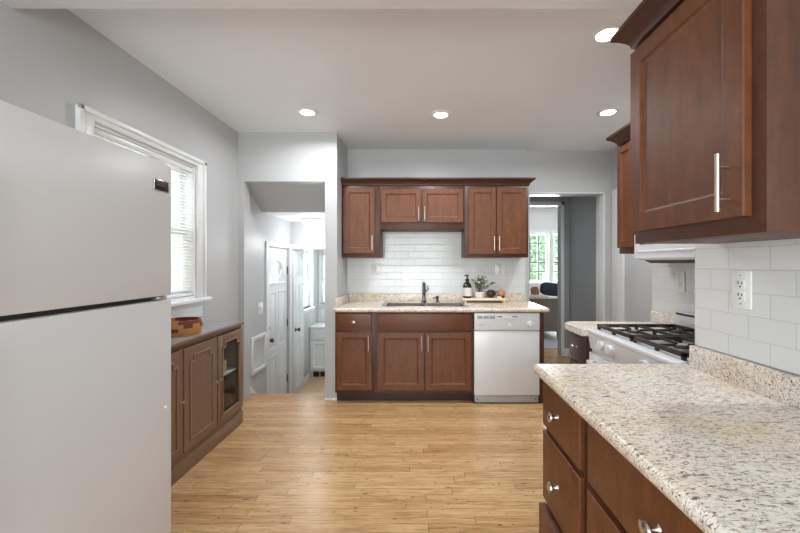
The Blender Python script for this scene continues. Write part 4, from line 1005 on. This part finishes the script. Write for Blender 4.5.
def pillow(name, label, mat, loc, sx, sy, sz, rot):
    m = MB(); b = bmesh.new(); bmesh.ops.create_uvsphere(b, u_segments=28, v_segments=18, radius=1.0)
    for v in b.verts:
        x, y, z = v.co; f_ = lambda q: math.copysign(abs(q)**0.6, q)
        v.co = Vector((f_(x)*sx, y*sy, f_(z)*sz))
    m.merge(b, Matrix.Rotation(R(rot), 4, 'Y')); o = m.build(name, mat); o.location = loc; return tag(o, label, 'cushion')
pillow('sofa_cushion', 'navy cushion on top of the sofa back', 'navy', (2.32, 6.34, 0.752+0.115), 0.19, 0.07, 0.115, 8)
pillow('sofa_cushion', 'brown cushion left of the navy cushion on the sofa back', 'brown_fabric', (2.04, 6.34, 0.738+0.09), 0.07, 0.06, 0.085, -6)
m = MB(); m.box(-0.17, 0.17, -0.055, 0.055, 0, 0.028, 0.012, 3); m.box(-0.15, 0.15, -0.05, 0.05, 0.026, 0.046, 0.010, 3)
o = m.build('folded_throw', 'throw'); o.location = (2.06, 6.215, 0.730); tag(o, 'folded pale throw lying on the sofa back below the brown cushion', 'throw')
m = MB(); m.box(0.7, 3.4, 5.55, 7.9, 0.0, 0.012, 0.004); tag(m.build('area_rug', 'rug'), 'pale grey area rug under the charcoal sofa', 'rug')

# ================================================================ OUTDOORS
m = MB(); m.box(-14, 18, 8.6, 26, -0.5, -0.4); struct(m.build('ground', 'ground_pale'))
m = MB(); m.box(-14, -2.2, -8, 8.6, -0.6, -0.5); struct(m.build('ground_side', 'ground_pale'))
def tree(label, x, y, h, r, seed):
    t = thing('garden_tree', label, 'tree', (x, y, -0.4))
    m = MB(); m.tube([(0, 0, 0), (0.05, 0, h*0.3), (0, 0.05, h*0.7)], [0.16, 0.12, 0.05], 10); m.build('trunk', 'bark', t)
    rng = random.Random(seed); m = MB(); bb = m.bm
    for k in range(2600):
        u = Vector((rng.gauss(0, 1), rng.gauss(0, 1), rng.gauss(0, 1))).normalized()*(rng.uniform(0.35, 1.0))
        c0 = Vector((u.x*r, u.y*r, h*0.62+u.z*h*0.50)); d1 = Vector((rng.uniform(-1, 1), rng.uniform(-1, 1), rng.uniform(-1, 1))).normalized(); d2 = d1.orthogonal().normalized(); L = rng.uniform(0.10, 0.2)
        v = [bb.verts.new(c0-d1*L), bb.verts.new(c0+d2*L*.5), bb.verts.new(c0+d1*L), bb.verts.new(c0-d2*L*.5)]; bb.faces.new(v)
    m.build('foliage', 'foliage', t)
tree('leafy green tree outside the left lattice window', 3.3, 12.6, 4.4, 2.1, 1)
tree('leafy green tree outside the right lattice window', 8.0, 13.6, 4.0, 2.0, 2)
tree('leafy tree outside the window over the sideboard', -9.5, 9.5, 3.0, 1.6, 4)
